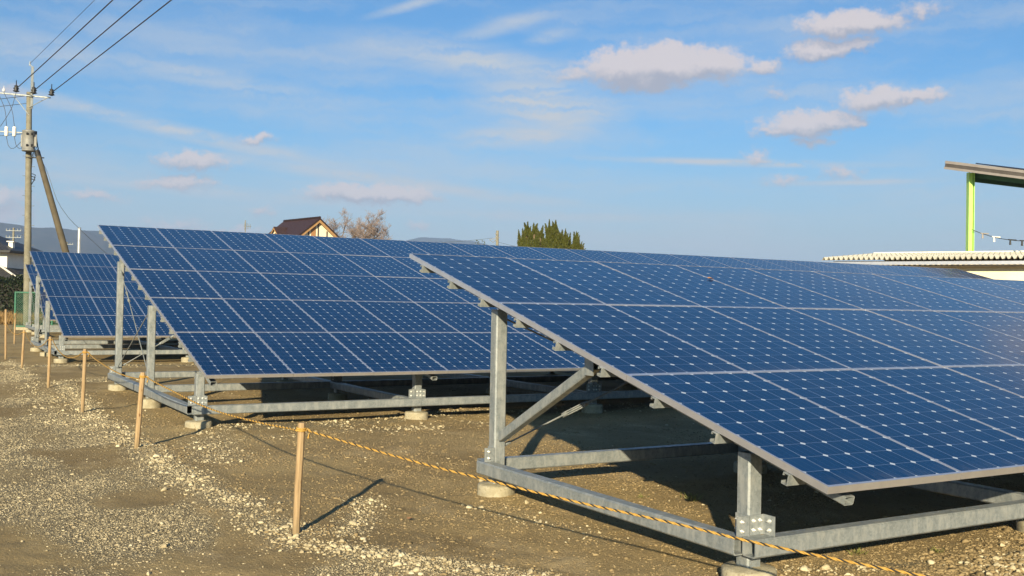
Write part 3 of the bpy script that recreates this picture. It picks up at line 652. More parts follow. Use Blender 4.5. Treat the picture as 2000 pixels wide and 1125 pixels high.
# ------------------------------------------------------------------ utility pole with its gear
PB = Vector((4.52, 51.43, 0)); up_root = empty('utility_pole', PB, 'tall concrete utility pole with crossarm and grey transformer at far left', 'utility pole')
PHt = 10.75
mb = MB(); mb.cyl((0, 0, -.3), (-.16, -.05, PHt), .175, .115, 18); 
for z in (2.2, 3.0, 4.5, 6.2, 7.7, 8.3): mb.cyl((-.015 * z, -.005 * z, z), (-.015 * z, -.005 * z, z + .05), .185 - .0056 * z, k=18)
for z in np.arange(2.4, 9, .45): mb.cyl((-.015 * z, -.005 * z, z), (-.015 * z + (.3 if int(z * 20) % 2 else -.3) * .85, -.005 * z - .1, z), .009, k=5)
mb.obj('shaft', [M['pole_concrete']], up_root)
E_ = Vector((rt.x, rt.y, 0)).normalized()                     # crossarm runs square to the line of sight here
Tv = Vector((-.16, -.05, PHt)); axis = Vector((-.16, -.05, 0))
mb = MB(); a = axis + E_ * .12 - Vector((0, .0, 0)); mb.tube4(a + Vector((0, 0, PHt - .75)), a + Vector((0, 0, PHt + 1.18)), .11, .11, (0, 1, 0)); mb.cyl(a + Vector((0, 0, PHt + 1.15)), a - E_ * .14 + Vector((0, 0, PHt + 1.3)), .02, k=6); mb.cyl(a - E_ * .12 + Vector((0, 0, PHt + 1.22)), a - E_ * .12 + Vector((0, 0, PHt + 1.42)), .035, .02, k=8); mb.obj('top_extension', [M['steel']], up_root)
zc = PHt - .16
mb = MB(); mb.tube4(axis - E_ * 2.2 + Vector((0, -.16, zc + .14)), axis + E_ * .95 + Vector((0, -.16, zc - .1)), .065, .065); mb.cyl(axis + E_ * .8 + Vector((0, -.15, zc - .12)), axis + Vector((0, -.12, zc - .55)), .018, k=6); mb.cyl(axis - E_ * .75 + Vector((0, -.15, zc)), axis + Vector((0, -.12, zc - .9)), .018, k=6); mb.obj('crossarm', [M['steel']], up_root)
def insul(c, mats, sc=1.0):
    mb = MB(); mb.lathe(c, [(.03 * sc, 0), (.10 * sc, .03 * sc), (.05 * sc, .07 * sc), (.09 * sc, .11 * sc), (.045 * sc, .15 * sc), (.06 * sc, .19 * sc), (.015 * sc, .22 * sc), (.012 * sc, .36 * sc)], 10); mb.obj('insulator', [mats], up_root)
W_END = []
for u_, dz in ((-.62, .12), (.19, .05), (1.0, -.02)):
    c = axis + E_ * u_ + Vector((0, -.2, zc + dz - .0)); insul(c, M['black'], 1.5); W_END.append(PB + c + Vector((0, 0, .15)))
for u_ in (-1.18, -1.45): insul(axis + E_ * u_ + Vector((0, -.16, zc + .14)), M['porcelain'], .75)
mb = MB(); zt = 8.0
mb.lathe(axis + Vector((.0, -.30, zt)) , [(.27, 0), (.285, .02), (.285, .06), (.27, .07), (.27, .86), (.285, .88), (.285, .93), (.2, .97), (.0, .98)], 20); mb.obj('transformer', [M['trafo']], up_root)
mb = MB()
for k in range(9):
    for sg in (-1, 1): mb.box((-.008, -.05, 0), (.008, .05, .55), 0, Matrix.Translation(axis + E_ * (sg * .30) + Vector((0, -.30 - .10 + k * .025, zt + .2))) @ Matrix.Rotation(math.atan2(E_.y, E_.x) + math.pi / 2, 4, 'Z') @ Matrix.Translation((0, 0, 0)))
mb.obj('cooling_fins', [M['trafo']], up_root)
for u_ in (-.1, .12):
    for z in (.2, .72): 
        mb = MB(); mb.cyl(axis + E_ * u_ + Vector((0, -.56, zt + z)), axis + E_ * u_ + Vector((0, -.66, zt + z + .06)), .035, .05, 8); mb.obj('bushing', [M['black']], up_root)
mb = MB(); mb.tube4(axis - E_ * 1.35 + Vector((0, -.2, zt + .9)), axis + E_ * .1 + Vector((0, -.2, zt + .84)), .06, .06); mb.obj('cutout_arm', [M['steel']], up_root)
for u_ in (-1.02, -.66):
    mb = MB(); mb.lathe(axis + E_ * u_ + Vector((0, -.26, zt + .68)), [(.06, 0), (.085, .03), (.07, .1), (.085, .14), (.075, .35), (.08, .42), (.03, .45)], 10); mb.obj('fuse_cutout', [M['porcelain']], up_root)
mb = MB(); mb.cyl(axis + E_ * .3 + Vector((0, -.1, zt + .65)), axis + E_ * .3 + Vector((0, -.1, zt + .95)), .09, k=8)
for q in range(4): mb.path([axis + E_ * (.28 + .03 * q) + Vector((0, -.12, zt + .7)), axis + E_ * (.42 + .03 * q) + Vector((0, -.15, zt + .25 - .1 * q)), axis + E_ * .2 + Vector((0, -.14, zt - .1 - .05 * q)), axis + E_ * .16 + Vector((0, -.14, zt - 1.1))], .014, 5)
for q in range(3): mb.path([axis + E_ * .2 + Vector((0, -.14, zt - 1.0 - .12 * q)), axis + E_ * .36 + Vector((0, -.14, zt - 1.05 - .12 * q)), axis + E_ * .3 + Vector((0, -.14, zt - 1.3)), axis + E_ * .19 + Vector((0, -.14, zt - 1.5))], .02, 5)
mb.obj('service_cables', [M['black']], up_root)
mb = MB()
for u0, u1 in ((-1.45, -1.02), (-1.18, -.66), (-.62, -1.3)):
    a = axis + E_ * u0 + Vector((0, -.2, zc + .1)); b_ = axis + E_ * u1 + Vector((0, -.26, zt + 1.12)); mb.path(catmull([a, a.lerp(b_, .5) + E_ * .12, b_], .2), .012, 5)
for u_ in (-1.02, -.66):
    a = axis + E_ * u_ + Vector((0, -.26, zt + .68)); mb.path(catmull([a, a + E_ * .12 + Vector((0, 0, -.45)), a + E_ * .35 + Vector((0, 0, -.55)), axis - E_ * .28 + Vector((0, -.3, zt + .5))], .1), .012, 5)
mb.obj('jumper_wires', [M['cable']], up_root)
# leaning stay pole
mb = MB(); a = Vector((6.55, 46.9, -.2)); b_ = PB + axis + E_ * .42 + Vector((0, -.1, 8.0 + .02)); mb.cyl(a, b_, .17, .12, 14); 
st = empty('stay_pole', (6.55, 46.9, 0), 'brown leaning stay pole propped against the utility pole', 'stay pole')
me = mb.mesh('shaft', [M['stay']])
for vtx in me.vertices: vtx.co -= Vector((6.55, 46.9, 0))
link('shaft', me, st)
mb = MB(); c_ = b_ - Vector((6.55, 46.9, 0)); mb.cyl(c_ - Vector((0, 0, .28)) - E_ * .5, c_ - Vector((0, 0, .28)) + E_ * .32, .03, k=6); mb.cyl(c_ - (b_ - a).normalized() * .3, c_ + (b_ - a).normalized() * .02, .125, k=12); mb.obj('clamp', [M['black']], st)
# overhead lines running towards and over the camera's side
wd = Vector((-.075, .997, 0)).normalized(); LBL = ['left of the three thick power lines rising from the pole crossarm', 'middle of the three thick power lines rising from the pole crossarm', 'right of the three thick power lines rising from the pole crossarm']
def wire(a, b_, sag, r, lab, cat='power line', grp=None, nm='power_line', n_=40):
    a, b_ = Vector(a), Vector(b_); mb = MB(); mb.path([a.lerp(b_, k / n_) - Vector((0, 0, 4 * sag * (k / n_) * (1 - k / n_))) for k in range(n_ + 1)], r, 6); o = mb.obj(nm, [M['cable']]); tag(o, lab, cat, grp); return o
for k in range(3): wire(W_END[k], W_END[k] - wd * 75 + Vector((0, 0, .3)), .25, .021, LBL[k], grp='power lines of the utility pole')
wire(PB + axis + E_ * .0 + Vector((0, 0, PHt + 1.32)), PB + axis + Vector((0, 0, PHt + 1.6)) - wd * 75, .2, .009, 'thin earth wire rising from the very top of the utility pole', grp='power lines of the utility pole')
for k, (z, dz) in enumerate(((zc + .0, -.5), (zc - .35, -.4), (zt + .85, .3))):
    wire(PB + axis + Vector((0, -.1, z)), PB + axis + Vector((0, 0, z + dz)) - E_ * 30 + wd * 14, .5, .012, ['upper slack cable leaving the utility pole to the left', 'lower slack cable leaving the utility pole to the left', 'cable leaving the fuse cutout arm to the left'][k], grp='cables going left from the pole', nm='power_cable')
STAYTOP = b_ + Vector((.05, 0, -.1))
# steel mast beside the stay pole
mb = MB(); mb.cyl((0, 0, -.2), (0, 0, 5.45), .10, .095, 12); mb.cyl((0, 0, 5.45), (0, 0, 5.5), .105, .08, 12); o = mb.obj('steel_mast', [M['stainless']], None, (8.35, 64.65, 0)); tag(o, 'shiny short steel mast just right of the stay pole', 'mast')

# ------------------------------------------------------------------ far poles, antenna
def far_pole(loc, h, r, lab, arms=2, cat='utility pole', lean=0):
    root = empty('utility_pole', loc, lab, cat); mb = MB(); mb.cyl((0, 0, 0), (lean, 0, h), r, r * .7, 10); mb.obj('shaft', [M['pole_concrete']], root)
    mb = MB()
    for k in range(arms): 
        z = h - .35 - .8 * k; mb.tube4(E_ * -.9 + Vector((0, -.15, z)), E_ * .9 + Vector((0, -.15, z)), .07, .07)
        for u_ in (-.85, -.45, .45, .85): mb.cyl(E_ * u_ + Vector((0, -.15, z + .03)), E_ * u_ + Vector((0, -.15, z + .25)), .05, .03, 6)
    mb.obj('crossarm', [M['steel']], root)
    return root

FWH = Vector((fw.x, fw.y, 0)).normalized()
def at(px, py, d):
    "world point of a photograph pixel at a given distance"
    return Vector((0, 0, 1.5)) + (fw * 1988 + rt * (px - 1000) - up * (py - 562.5)) * (d / 1988)
def ground_at(px, d): p = at(px, 590, d); return Vector((p.x, p.y, 0))
far_pole(ground_at(23, 120), 9.3, .16, 'slim distant utility pole with crossarms beside the white house', 2)
far_pole(ground_at(128, 150), 9.3, .15, 'tiny distant pole seen between the utility pole and stay pole', 1)
p = far_pole(ground_at(969, 110), 9.3, .21, 'pale concrete pole left of the juniper trees beyond the panels', 0)
mb = MB()
for q in range(3): mb.cyl(E_ * -.25 + Vector((0, -.1, 8.2 + .35 * q)), E_ * -.1 + Vector((0, -.1, 8.3 + .35 * q)), .09, k=7)
mb.tube4(E_ * -.9 + Vector((0, -.12, 8.3)), E_ * .2 + Vector((0, -.12, 8.55)), .06, .06); mb.path([E_ * -.9 + Vector((0, -.1, 8.3)), E_ * -.5 + Vector((0, -.1, 8.0)), E_ * -.1 + Vector((0, -.1, 8.4))], .03, 5)
mb.obj('fittings', [M['trafo']], p)
gp_ = ground_at(969, 110)
wire(gp_ + Vector((0, 0, 8.5)) - E_ * .5, at(905, 475, 112) - E_ * 12, .4, .016, 'faint wire sagging left from the pale pole by the junipers', grp='wires of the pale far pole')
wire(gp_ + Vector((0, 0, 8.1)), at(1010, 485, 112) + E_ * 6, .4, .016, 'faint wire sagging right from the pale pole by the junipers', grp='wires of the pale far pole')
mb = MB(); mb.path(catmull([STAYTOP, at(92, 335, 47), at(111, 390, 48), at(128, 417, 49), at(145, 437, 50), at(203, 491, 54), at(240, 520, 57)], .5), .010, 5); tag(mb.obj('stay_wire', [M['trafo']]), 'thin slack wire hanging from the stay pole head down to the right', 'stay wire')
# aerial on a hidden roof
g0 = ground_at(476, 60); root = empty('tv_aerial', g0, 'thin television aerial mast sticking up over the panel edge', 'aerial')
mb = MB(); mb.cyl((0, 0, 0), (0, 0, 6.1), .03, k=6); mb.obj('mast', [M['trafo']], root)
mb = MB(); mb.cyl(E_ * -.1 + Vector((0, 0, 5.75)), E_ * .4 + Vector((0, .2, 5.75)), .014, k=5)
for q in range(5): c_ = E_ * (-.05 + .1 * q) + Vector((0, .05 * q, 5.75)); mb.cyl(c_ - Vector((.0, .0, .22 - .02 * q)), c_ + Vector((0, 0, .22 - .02 * q)), .011, k=5)
mb.obj('element_boom', [M['trafo']], root)

# ------------------------------------------------------------------ green mesh fence
fa = Vector((3.74, 47.9, 0)); fdir = (Vector((8.3, 46.4, 0)) - fa).normalized()
root = empty('mesh_fence', fa, 'green chain link fence panel in front of the utility pole foot', 'fence')
mb = MB(); L_ = 4.4
for k in range(4): mb.cyl(fdir * (L_ / 3 * k) + Vector((0, 0, -.1)), fdir * (L_ / 3 * k) + Vector((0, 0, 1.60)), .045, k=8)
mb.cyl(Vector((0, 0, 1.57)), fdir * L_ + Vector((0, 0, 1.57)), .035, k=8); mb.cyl(Vector((0, 0, .13)), fdir * L_ + Vector((0, 0, .13)), .035, k=8); mb.obj('fence_frame', [M['green_fence']], root)
mb = MB(); n_ = 0
for k in range(-14, 44):
    for sg in (-1, 1):
        u0 = k * .10; pts_ = []
        for z0_, z1_ in ((.15, 1.55),):
            ua, ub = (u0, u0 + 1.4) if sg > 0 else (u0 + 1.4, u0)
            # clip to panel
            ta, tb = 0.0, 1.0
            lo_t = (0 - ua) / (ub - ua); hi_t = (L_ - ua) / (ub - ua); lo_t, hi_t = min(lo_t, hi_t), max(lo_t, hi_t); ta, tb = max(ta, lo_t), min(tb, hi_t)
            if tb <= ta: continue
            f_ = lambda t_: fdir * (ua + (ub - ua) * t_) + Vector((0, .004 * sg, .15 + 1.4 * t_))
            mb.cyl(f_(ta), f_(tb), .0075, k=4, caps=False)
mb.obj('mesh', [M['green_fence']], root)
mb = MB(); mb.box((0, -.12, -.1), (L_ + .3, .12, .10), 0, Matrix.Translation(fa) @ Matrix.Rotation(math.atan2(fdir.y, fdir.x), 4, 'Z')); o = mb.obj('kerb', [M['concrete']]); 
for vtx in o.data.vertices: vtx.co -= fa
o.location = fa; tag(o, 'low concrete kerb under the green mesh fence', 'kerb')

# ------------------------------------------------------------------ houses
def frame_at(p, heading): return math.atan2(heading.y, heading.x)
def gable_roof(mb, x0, x1, hw, zr, ze, th=.16, mi=0, us=1.0):
    "ridge along x, tiled; uv in metres"
    for sg in (-1, 1):
        sl = math.hypot(hw, zr - ze); q = [(x0, 0, zr), (x1, 0, zr), (x1, sg * hw, ze), (x0, sg * hw, ze)]; uvq = [(x0, sl), (x1, sl), (x1, 0), (x0, 0)]
        if sg > 0: q, uvq = q[::-1], uvq[::-1]
        mb.face(q, mi, uv=[(a * us, b_ * us) for a, b_ in uvq])
        lo = [(a, b_, c_ - th) for a, b_, c_ in q]; mb.face(lo[::-1], mi, uv=uvq)
        for i in range(4): mb.face([q[i], lo[i], lo[(i + 1) % 4], q[(i + 1) % 4]], mi, uv=[(0, 0)] * 4)
hd = (FWH * math.cos(R(41)) - E_ * math.sin(R(41))); O = ground_at(622, 95)
root = empty('gabled_house', O, 'cream house with steep brown tiled roof and arched gable shutter', 'house', rz=math.atan2(hd.y, hd.x))
zr_, HW, ze_ = 9.15, 4.2, 5.85; sl_ = (zr_ - ze_) / HW
mb = MB(); mb.box((.45, -HW + .55, 0), (6.6, HW - .55, ze_ + .1))
for x_ in (.45, 6.6): mb.face([(x_, -HW + .55, ze_ + .1), (x_, HW - .55, ze_ + .1), (x_, 0, zr_ - .3)] if x_ > 1 else [(x_, HW - .55, ze_ + .1), (x_, -HW + .55, ze_ + .1), (x_, 0, zr_ - .3)])
mb.obj('wall', [M['white_wall']], root)
mb = MB(); gable_roof(mb, 0, 7.0, HW, zr_, ze_); ro = mb.obj('roof', [M['brown_tile']], root)
mb = MB()
for k in range(24): mb.cyl((.02 + .29 * k, 0, zr_ + .03), (.29 + .29 * k, 0, zr_ + .03), .11, .10, 8)
mb.obj('ridge_cap', [M['brown_tile']], ro)
mb = MB()
for sg in (-1, 1):
    for a, b_ in ((.04, .09),):
        mb.add([(.06, 0, zr_ - .17), (.06, sg * HW, ze_ - .17), (.06, sg * HW, ze_ - .42), (.06, 0, zr_ - .45), (.12, 0, zr_ - .17), (.12, sg * HW, ze_ - .17), (.12, sg * HW, ze_ - .42), (.12, 0, zr_ - .45)], [(0, 1, 2, 3), (7, 6, 5, 4), (0, 4, 5, 1), (3, 2, 6, 7), (1, 5, 6, 2)])
mb.obj('bargeboard', [M['frame_wood']], root)
for y_ in (.95, -.06, -1.0, 1.85, -1.9):
    mb = MB(); mb.box((.39, y_ - .06, 3.0), (.447, y_ + .06, zr_ - .42 - sl_ * abs(y_))); mb.obj('timber_post', [M['fascia_dark']], root)
mb = MB(); arc = [(.24 * math.cos(a), .24 * math.sin(a)) for a in np.linspace(0, math.pi, 9)]
ol = [(.40, .45 - y_, 8.2 + z_) for y_, z_ in arc] + [(.40, .45 + .24, 7.4), (.40, .45 - .24, 7.4)]; n_ = len(ol)
mb.add(ol + [(.452, y_, z_) for _, y_, z_ in ol], [tuple(range(n_))] + [(i, i + n_, (i + 1) % n_ + n_, (i + 1) % n_) for i in range(n_)]); mb.obj('arched_shutter', [M['brown_shutter']], root)
# dormer
dx, dz, dw, fy = 4.3, 8.35, .75, 2.25
mb = MB(); mb.face([(dx - dw, fy, dz - 1.4), (dx + dw, fy, dz - 1.4), (dx + dw * .9, fy, dz - .75), (dx, fy, dz - .08), (dx - dw * .9, fy, dz - .75)][::-1]); 
for sg in (-1, 1): mb.face([(dx + sg * dw * .85, fy, dz - 1.4), (dx + sg * dw * .85, fy, dz - .7), (dx + sg * dw * .85, .9, dz - .7)])
dm = mb.obj('dormer', [M['white_wall']], root)
mb = MB()
for sg in (-1, 1):
    q = [(dx, fy + .25, dz), (dx, .8, dz), (dx + sg * (dw + .15), 1.3, dz - .82), (dx + sg * (dw + .15), fy + .25, dz - .82)]; mb.face(q, 0, uv=[(0, 1), (2, 1), (2, 0), (0, 0)]); lo = [(a, b_, c_ - .1) for a, b_, c_ in q]; mb.face(lo, 0, uv=[(0, 0)] * 4)
    for i in range(4): mb.face([q[i], lo[i], lo[(i + 1) % 4], q[(i + 1) % 4]], 0, uv=[(0, 0)] * 4)
mb.obj('dormer_roof', [M['brown_tile']], dm)
mb = MB(); mb.box((dx - .22, fy + .005, dz - 1.2), (dx + .22, fy + .04, dz - .62)); mb.obj('dormer_window', [M['glass_dark']], dm)
mb = MB()
for sg in (-1, 1): mb.add([(dx, fy + .27, dz - .1), (dx + sg * (dw + .15), fy + .27, dz - .92), (dx + sg * (dw + .15), fy + .27, dz - 1.05), (dx, fy + .27, dz - .25), (dx, fy + .22, dz - .1), (dx + sg * (dw + .15), fy + .22, dz - .92), (dx + sg * (dw + .15), fy + .22, dz - 1.05), (dx, fy + .22, dz - .25)], [(0, 1, 2, 3), (7, 6, 5, 4), (0, 4, 5, 1), (3, 2, 6, 7)])
mb.obj('dormer_bargeboard', [M['frame_wood']], dm)

# old house at the left edge: white upper storey, dark tiled lower roof, charred boards
O = ground_at(0, 72); root = empty('tiled_house', O, 'white walled old house with dark tiled roofs at the left edge', 'house', rz=math.atan2(E_.y, E_.x))
mb = MB(); mb.box((-6, 0, 0), (.42, 5, 4.6)); mb.obj('wall', [M['house_white']], root)
mb = MB(); mb.box((-6, -.04, .0), (1.7, -.003, 2.3)); mb.box((.423, -.04, 0), (1.7, 5, 2.3)); mb.obj('boarding', [M['dark_wood']], root)
def hip(mb, x0, x1, y0, y1, ze, zr, inset, th=.14, uvs=1.0):
    ym = (y0 + y1) / 2; A = [(x0, y0, ze), (x1, y0, ze), (x1, y1, ze), (x0, y1, ze)]; a, b_ = (x0 + inset, ym, zr), (x1 - inset, ym, zr)
    for q in ([A[0], A[1], b_, a], [A[2], A[3], a, b_], [A[1], A[2], b_], [A[3], A[0], a]): mb.face(q, 0, uv=[((p_[0] + p_[1]) * .7, p_[2] * 1.6) for p_ in q])
    for i in range(4):
        q = [A[i], A[(i + 1) % 4]]; mb.face([q[0], (q[0][0], q[0][1], ze - th), (q[1][0], q[1][1], ze - th), q[1]], 0, uv=[(0, 0)] * 4)
    mb.face([(p_[0], p_[1], ze - th) for p_ in A], 0, uv=[(0, 0)] * 4)
mb = MB(); hip(mb, -7, 1.0, -.8, 5.8, 4.55, 6.0, 3.2); o1 = mb.obj('roof', [M['grey_tile']], root)
mb = MB(); mb.box((.2, .6, 4.5), (.5, .9, 5.2)); mb.box((.1, .5, 5.2), (.6, 1.0, 5.27)); mb.obj('chimney', [M['house_white']], o1)
mb = MB()
q = [(-6, -1.2, 2.45), (1.9, -1.2, 2.45), (1.35, -.05, 3.05), (-.2, -.05, 3.55), (-6, -.05, 3.55)]
mb.face(q, 0, uv=[(p_[0], p_[2] * 2) for p_ in q]); mb.face([(1.9, -1.2, 2.45), (1.9, 5.5, 2.45), (.43, 4.9, 3.3), (.43, -.05, 3.35), (1.35, -.05, 3.05)], 0, uv=[(0, 0), (6, 0), (6, 2), (1, 2), (1, 1)])
mb.face([(-6, -1.2, 2.3), (1.9, -1.2, 2.3), (1.9, 5.5, 2.3), (.43, 5.5, 2.3), (.43, -.05, 2.3), (-6, -.05, 2.3)], 0, uv=[(0, 0)] * 6); mb.face([(-6, -1.2, 2.3), (-6, -1.2, 2.45), (1.9, -1.2, 2.45), (1.9, -1.2, 2.3)][::-1], 0, uv=[(0, 0)] * 4)
mb.face([(1.9, -1.2, 2.3), (1.9, 5.5, 2.3), (1.9, 5.5, 2.45), (1.9, -1.2, 2.45)], 0, uv=[(0, 0)] * 4); o2 = mb.obj('lower_roof', [M['grey_tile']], root)
mb = MB()
for k in range(22): a = Vector((-.2, -.08, 3.6)).lerp(Vector((1.93, -1.2, 2.52)), k / 22); b_ = Vector((-.2, -.08, 3.6)).lerp(Vector((1.93, -1.2, 2.52)), (k + .75) / 22); mb.cyl(a, b_, .075, k=6)
mb.obj('hip_tiles', [M['house_white']], o2)
O = ground_at(42, 84); root = empty('tiled_house', O, 'small dark roofed house between the old house and utility pole', 'house', rz=math.atan2(E_.y, E_.x) + .2)
mb = MB(); mb.box((-1.5, 0, 0), (2.2, 4, 2.9)); mb.obj('wall', [M['dark_wood']], root)
mb = MB(); gable_roof(mb, -2, 2.6, 2.6, 4.3, 2.8); o = mb.obj('roof', [M['grey_tile']], root, (0, 2, 0))

# ------------------------------------------------------------------ leaves and trees
def leaf_mesh(name, P, D, Lg, Wd, mat):
    "pointed leaf blades: base point, direction, length, width"
    n_ = len(P); D = D / np.linalg.norm(D, axis=1, keepdims=True); Rn = rng.normal(size=(n_, 3)); T_ = np.cross(D, Rn); T_ /= np.linalg.norm(T_, axis=1, keepdims=True)
    a = P - T_ * Wd[:, None] * .5; b_ = P + T_ * Wd[:, None] * .5; mid = P + D * Lg[:, None] * .5; t_ = P + D * Lg[:, None]
    V = np.stack([P, mid + T_ * Wd[:, None] * .5, t_, mid - T_ * Wd[:, None] * .5], 1).reshape(-1, 3); F = np.arange(n_ * 4).reshape(-1, 4)
    return np_mesh(name, V, F, mat, np.repeat(rng.random(n_), 4))
def juniper(p, spires, lab):
    root = empty('juniper_tree', p, lab, 'juniper tree', 'juniper trees beyond the panels'); Ps, Ds, Ls, Ws = [], [], [], []
    mb = MB(); more = []
    for (u_, w_, z0, z1, rad, lx) in spires:
        for _ in range(4):
            f_ = random.uniform(.35, .8); sg = random.choice((-1, 1)); L_ = random.uniform(.45, .95); zb = z0 + (z1 - z0) * f_
            more.append((u_ + lx * f_ ** 1.5 + sg * rad * (1 - f_) * .6, w_ + random.uniform(-.2, .2), zb - .25, min(zb - .25 + L_, z1 - .05), rad * .42, sg * random.uniform(.08, .34)))
    for (u_, w_, z0, z1, rad, lx) in spires + more:
        n_ = int(1500 * (z1 - z0) * (rad / .35)); t_ = 1 - rng.random(n_) ** .62; z = z0 + (z1 - z0) * t_
        prof_ = rad * (1 - t_) ** .85 * (.7 + .6 * vnoise(t_ * 7 + u_ * 7, np.full(n_, w_ * 3.0)))
        a = rng.random(n_) * 2 * math.pi; rr_ = prof_ * np.sqrt(rng.random(n_)); bend = lx * t_ ** 1.5
        base = np.stack([u_ + bend + rr_ * np.cos(a), w_ + rr_ * np.sin(a), z], -1); Ps.append(base)
        Ds.append(np.stack([np.cos(a) * .38 + lx * .3, np.sin(a) * .38, np.full(n_, 1.0)], -1) + rng.normal(0, .25, (n_, 3))); Ls.append(rng.uniform(.10, .24, n_) * (.35 + .65 * (1 - t_))); Ws.append(rng.uniform(.03, .06, n_))
        mb.path([(u_ * .3, w_ * .3, 0), (u_, w_, z0), (u_ + lx * .5, w_, (z0 + z1) / 2), (u_ + lx, w_, z1 - .2)], [.12, .07, .04, .012], 6)
    P = np.concatenate(Ps); Dn = np.concatenate(Ds); ex = np.array(E_); ey = np.array(FWH)
    P2 = P[:, :1] * ex + P[:, 1:2] * ey + P[:, 2:] * np.array([0, 0, 1.]); D2 = Dn[:, :1] * ex + Dn[:, 1:2] * ey + Dn[:, 2:] * np.array([0, 0, 1.])
    link('crown', leaf_mesh('crown', P2, D2, np.concatenate(Ls), np.concatenate(Ws), M['juniper']), root)
    mb.v = [tuple(E_ * q[0] + FWH * q[1] + Vector((0, 0, q[2]))) for q in mb.v]; mb.obj('trunk', [M['bark']], root)
J = 1988 / 70
def spire(px, ytop, wpx, w_, lean=0, ybase=520): return ((px), w_, ytop, wpx, lean)
def jtree(cx, sp, lab):
    L_ = []
    for (px, yt, wpx, w_, lean) in sp:
        zt_ = 1.5 + (593.5 - yt) / J - .05; L_.append(((px - lean - cx) / J, w_, max(.8, zt_ - 2.5), zt_, wpx / J / 2 * 1.5, lean / J))
    juniper(ground_at(cx, 70), L_, lab)
jtree(1034, [(1010, 448, 9, .2, -8), (1018, 446, 8, -.3, -3), (1028, 433, 15, 0, 0), (1040, 433, 12, .5, 0), (1058, 439, 13, .1, 9), (1034, 452, 24, -.5, 0), (1046, 455, 20, -.6, 2), (1022, 462, 20, -.4, -3), (1012, 472, 12, -.3, -6), (1055, 470, 12, .3, 3), (1030, 470, 30, .6, 0)], 'left juniper of the three, with forked pointed tips bending outward')
jtree(1084, [(1070, 428, 13, 0, -1), (1083, 428, 15, .3, 0), (1076, 445, 24, -.4, 0), (1064, 460, 18, -.2, -2), (1090, 455, 18, -.3, 1), (1096, 446, 11, .2, 1), (1102, 445, 11, -.1, 1), (1058, 466, 12, .3, -3), (1099, 465, 20, -.4, 0), (1112, 452, 9, .3, 4), (1082, 468, 34, .5, 0), (1070, 470, 26, -.7, 0)], 'middle and tallest juniper, with a twin pointed peak')
jtree(1122, [(1119, 450, 11, 0, -1), (1124, 450, 10, .2, 1), (1129, 458, 9, -.2, 4), (1135, 469, 8, .1, 6), (1121, 468, 22, -.3, 0), (1114, 472, 14, .3, -2), (1139, 481, 7, .2, 6), (1128, 474, 16, .4, 2)], 'right juniper, smallest of the three, sloping down to the right')
def branch(mb, p, d, L_, r, depth, tips):
    n_ = 4; pts = [p]; dd = Vector(d)
    for k in range(n_):
        dd = (dd + Vector((random.gauss(0, .14), random.gauss(0, .14), random.gauss(.09, .09)))).normalized(); pts.append(pts[-1] + dd * L_ / n_)
    mb.path(pts, [r * (1 - .5 * k / n_) for k in range(n_ + 1)], 5 if depth > 2 else 3, 0 if depth > 2 else 1, False)
    tips.append(pts[-1])
    if depth == 0: return
    for _ in range(random.randint(3, 4) if depth > 1 else 5):
        q = random.choice(pts[1:]); az_ = random.uniform(0, 2 * math.pi); sp_ = random.uniform(.35, .85); side = Vector((math.cos(az_), math.sin(az_), random.uniform(-.1, .5)))
        branch(mb, q, (dd * (1 - sp_) + side * sp_).normalized(), L_ * random.uniform(.5, .75), max(r * .50, .011), depth - 1, tips)
g0 = ground_at(691, 100); root = empty('bare_tree', g0, 'leafless pinkish brown tree behind the panels right of the gabled house', 'tree'); mb = MB(); tips = []
for (u_, dx_, Lh, r_) in ((-.6, -.35, 4.4, .12), (.2, .05, 4.6, .14), (1.0, .35, 4.2, .12), (1.8, .55, 3.7, .09), (-1.2, -.6, 4.0, .09), (.7, .0, 4.4, .10), (-.2, .1, 4.2, .09), (1.4, .2, 3.4, .08)):
    b0 = E_ * (u_ * .35); b1 = E_ * u_ * 1.1 + Vector((0, 0, 5.2)); mb.path([b0, b1], [r_ * 1.5, r_], 7)
    branch(mb, b1, (E_ * dx_ + Vector((0, random.uniform(-.3, .3), 1.1))).normalized(), Lh * .60, r_ * .8, 5, tips)
mb.obj('branches', [M['bark'], M['twig']], root)
tp_ = np.array([t_[:] for t_ in tips]); sel = tp_[rng.random(len(tp_)) < .25]; sel = np.repeat(sel, 2, 0) + rng.normal(0, .07, (len(sel) * 2, 3))
link('withered_leaves', leaf_mesh('withered_leaves', sel, rng.normal(size=sel.shape) + np.array([0, 0, -.5]), rng.uniform(.05, .10, len(sel)), rng.uniform(.03, .05, len(sel)), M['twig']), root)
def bush(p, rx, rz_, n_, lab, mat, name='bush', cat='bush', ls=(.15, .3)):
    root = empty(name, p, lab, cat); th_ = rng.random(n_) * 2 * math.pi; u_ = rng.uniform(-.2, 1, n_); rr_ = rng.random(n_) ** .33; s_ = np.sqrt(1 - np.clip(u_, -1, 1) ** 2)
    lob = .75 + .45 * vnoise(th_ * 1.6 + 3, u_ * 3 + 9); P = np.stack([rx * lob * rr_ * s_ * np.cos(th_), rx * lob * rr_ * s_ * np.sin(th_), rz_ * .45 + rz_ * .55 * lob * rr_ * u_], -1)
    link('crown', leaf_mesh('crown', P, P + rng.normal(0, rx * .5, P.shape) + np.array([0, 0, .3]), rng.uniform(*ls, n_), rng.uniform(ls[0] * .5, ls[1] * .5, n_), mat), root)
    mb = MB(); mb.cyl((0, 0, 0), (0, 0, rz_ * .55), .14, .06, 8); mb.obj('trunk', [M['bark']], root)
bush(ground_at(935, 130), 1.6, 8.9, 5000, 'small dark rounded treetop left of the pale far pole', M['bush'], 'round_tree', 'tree')
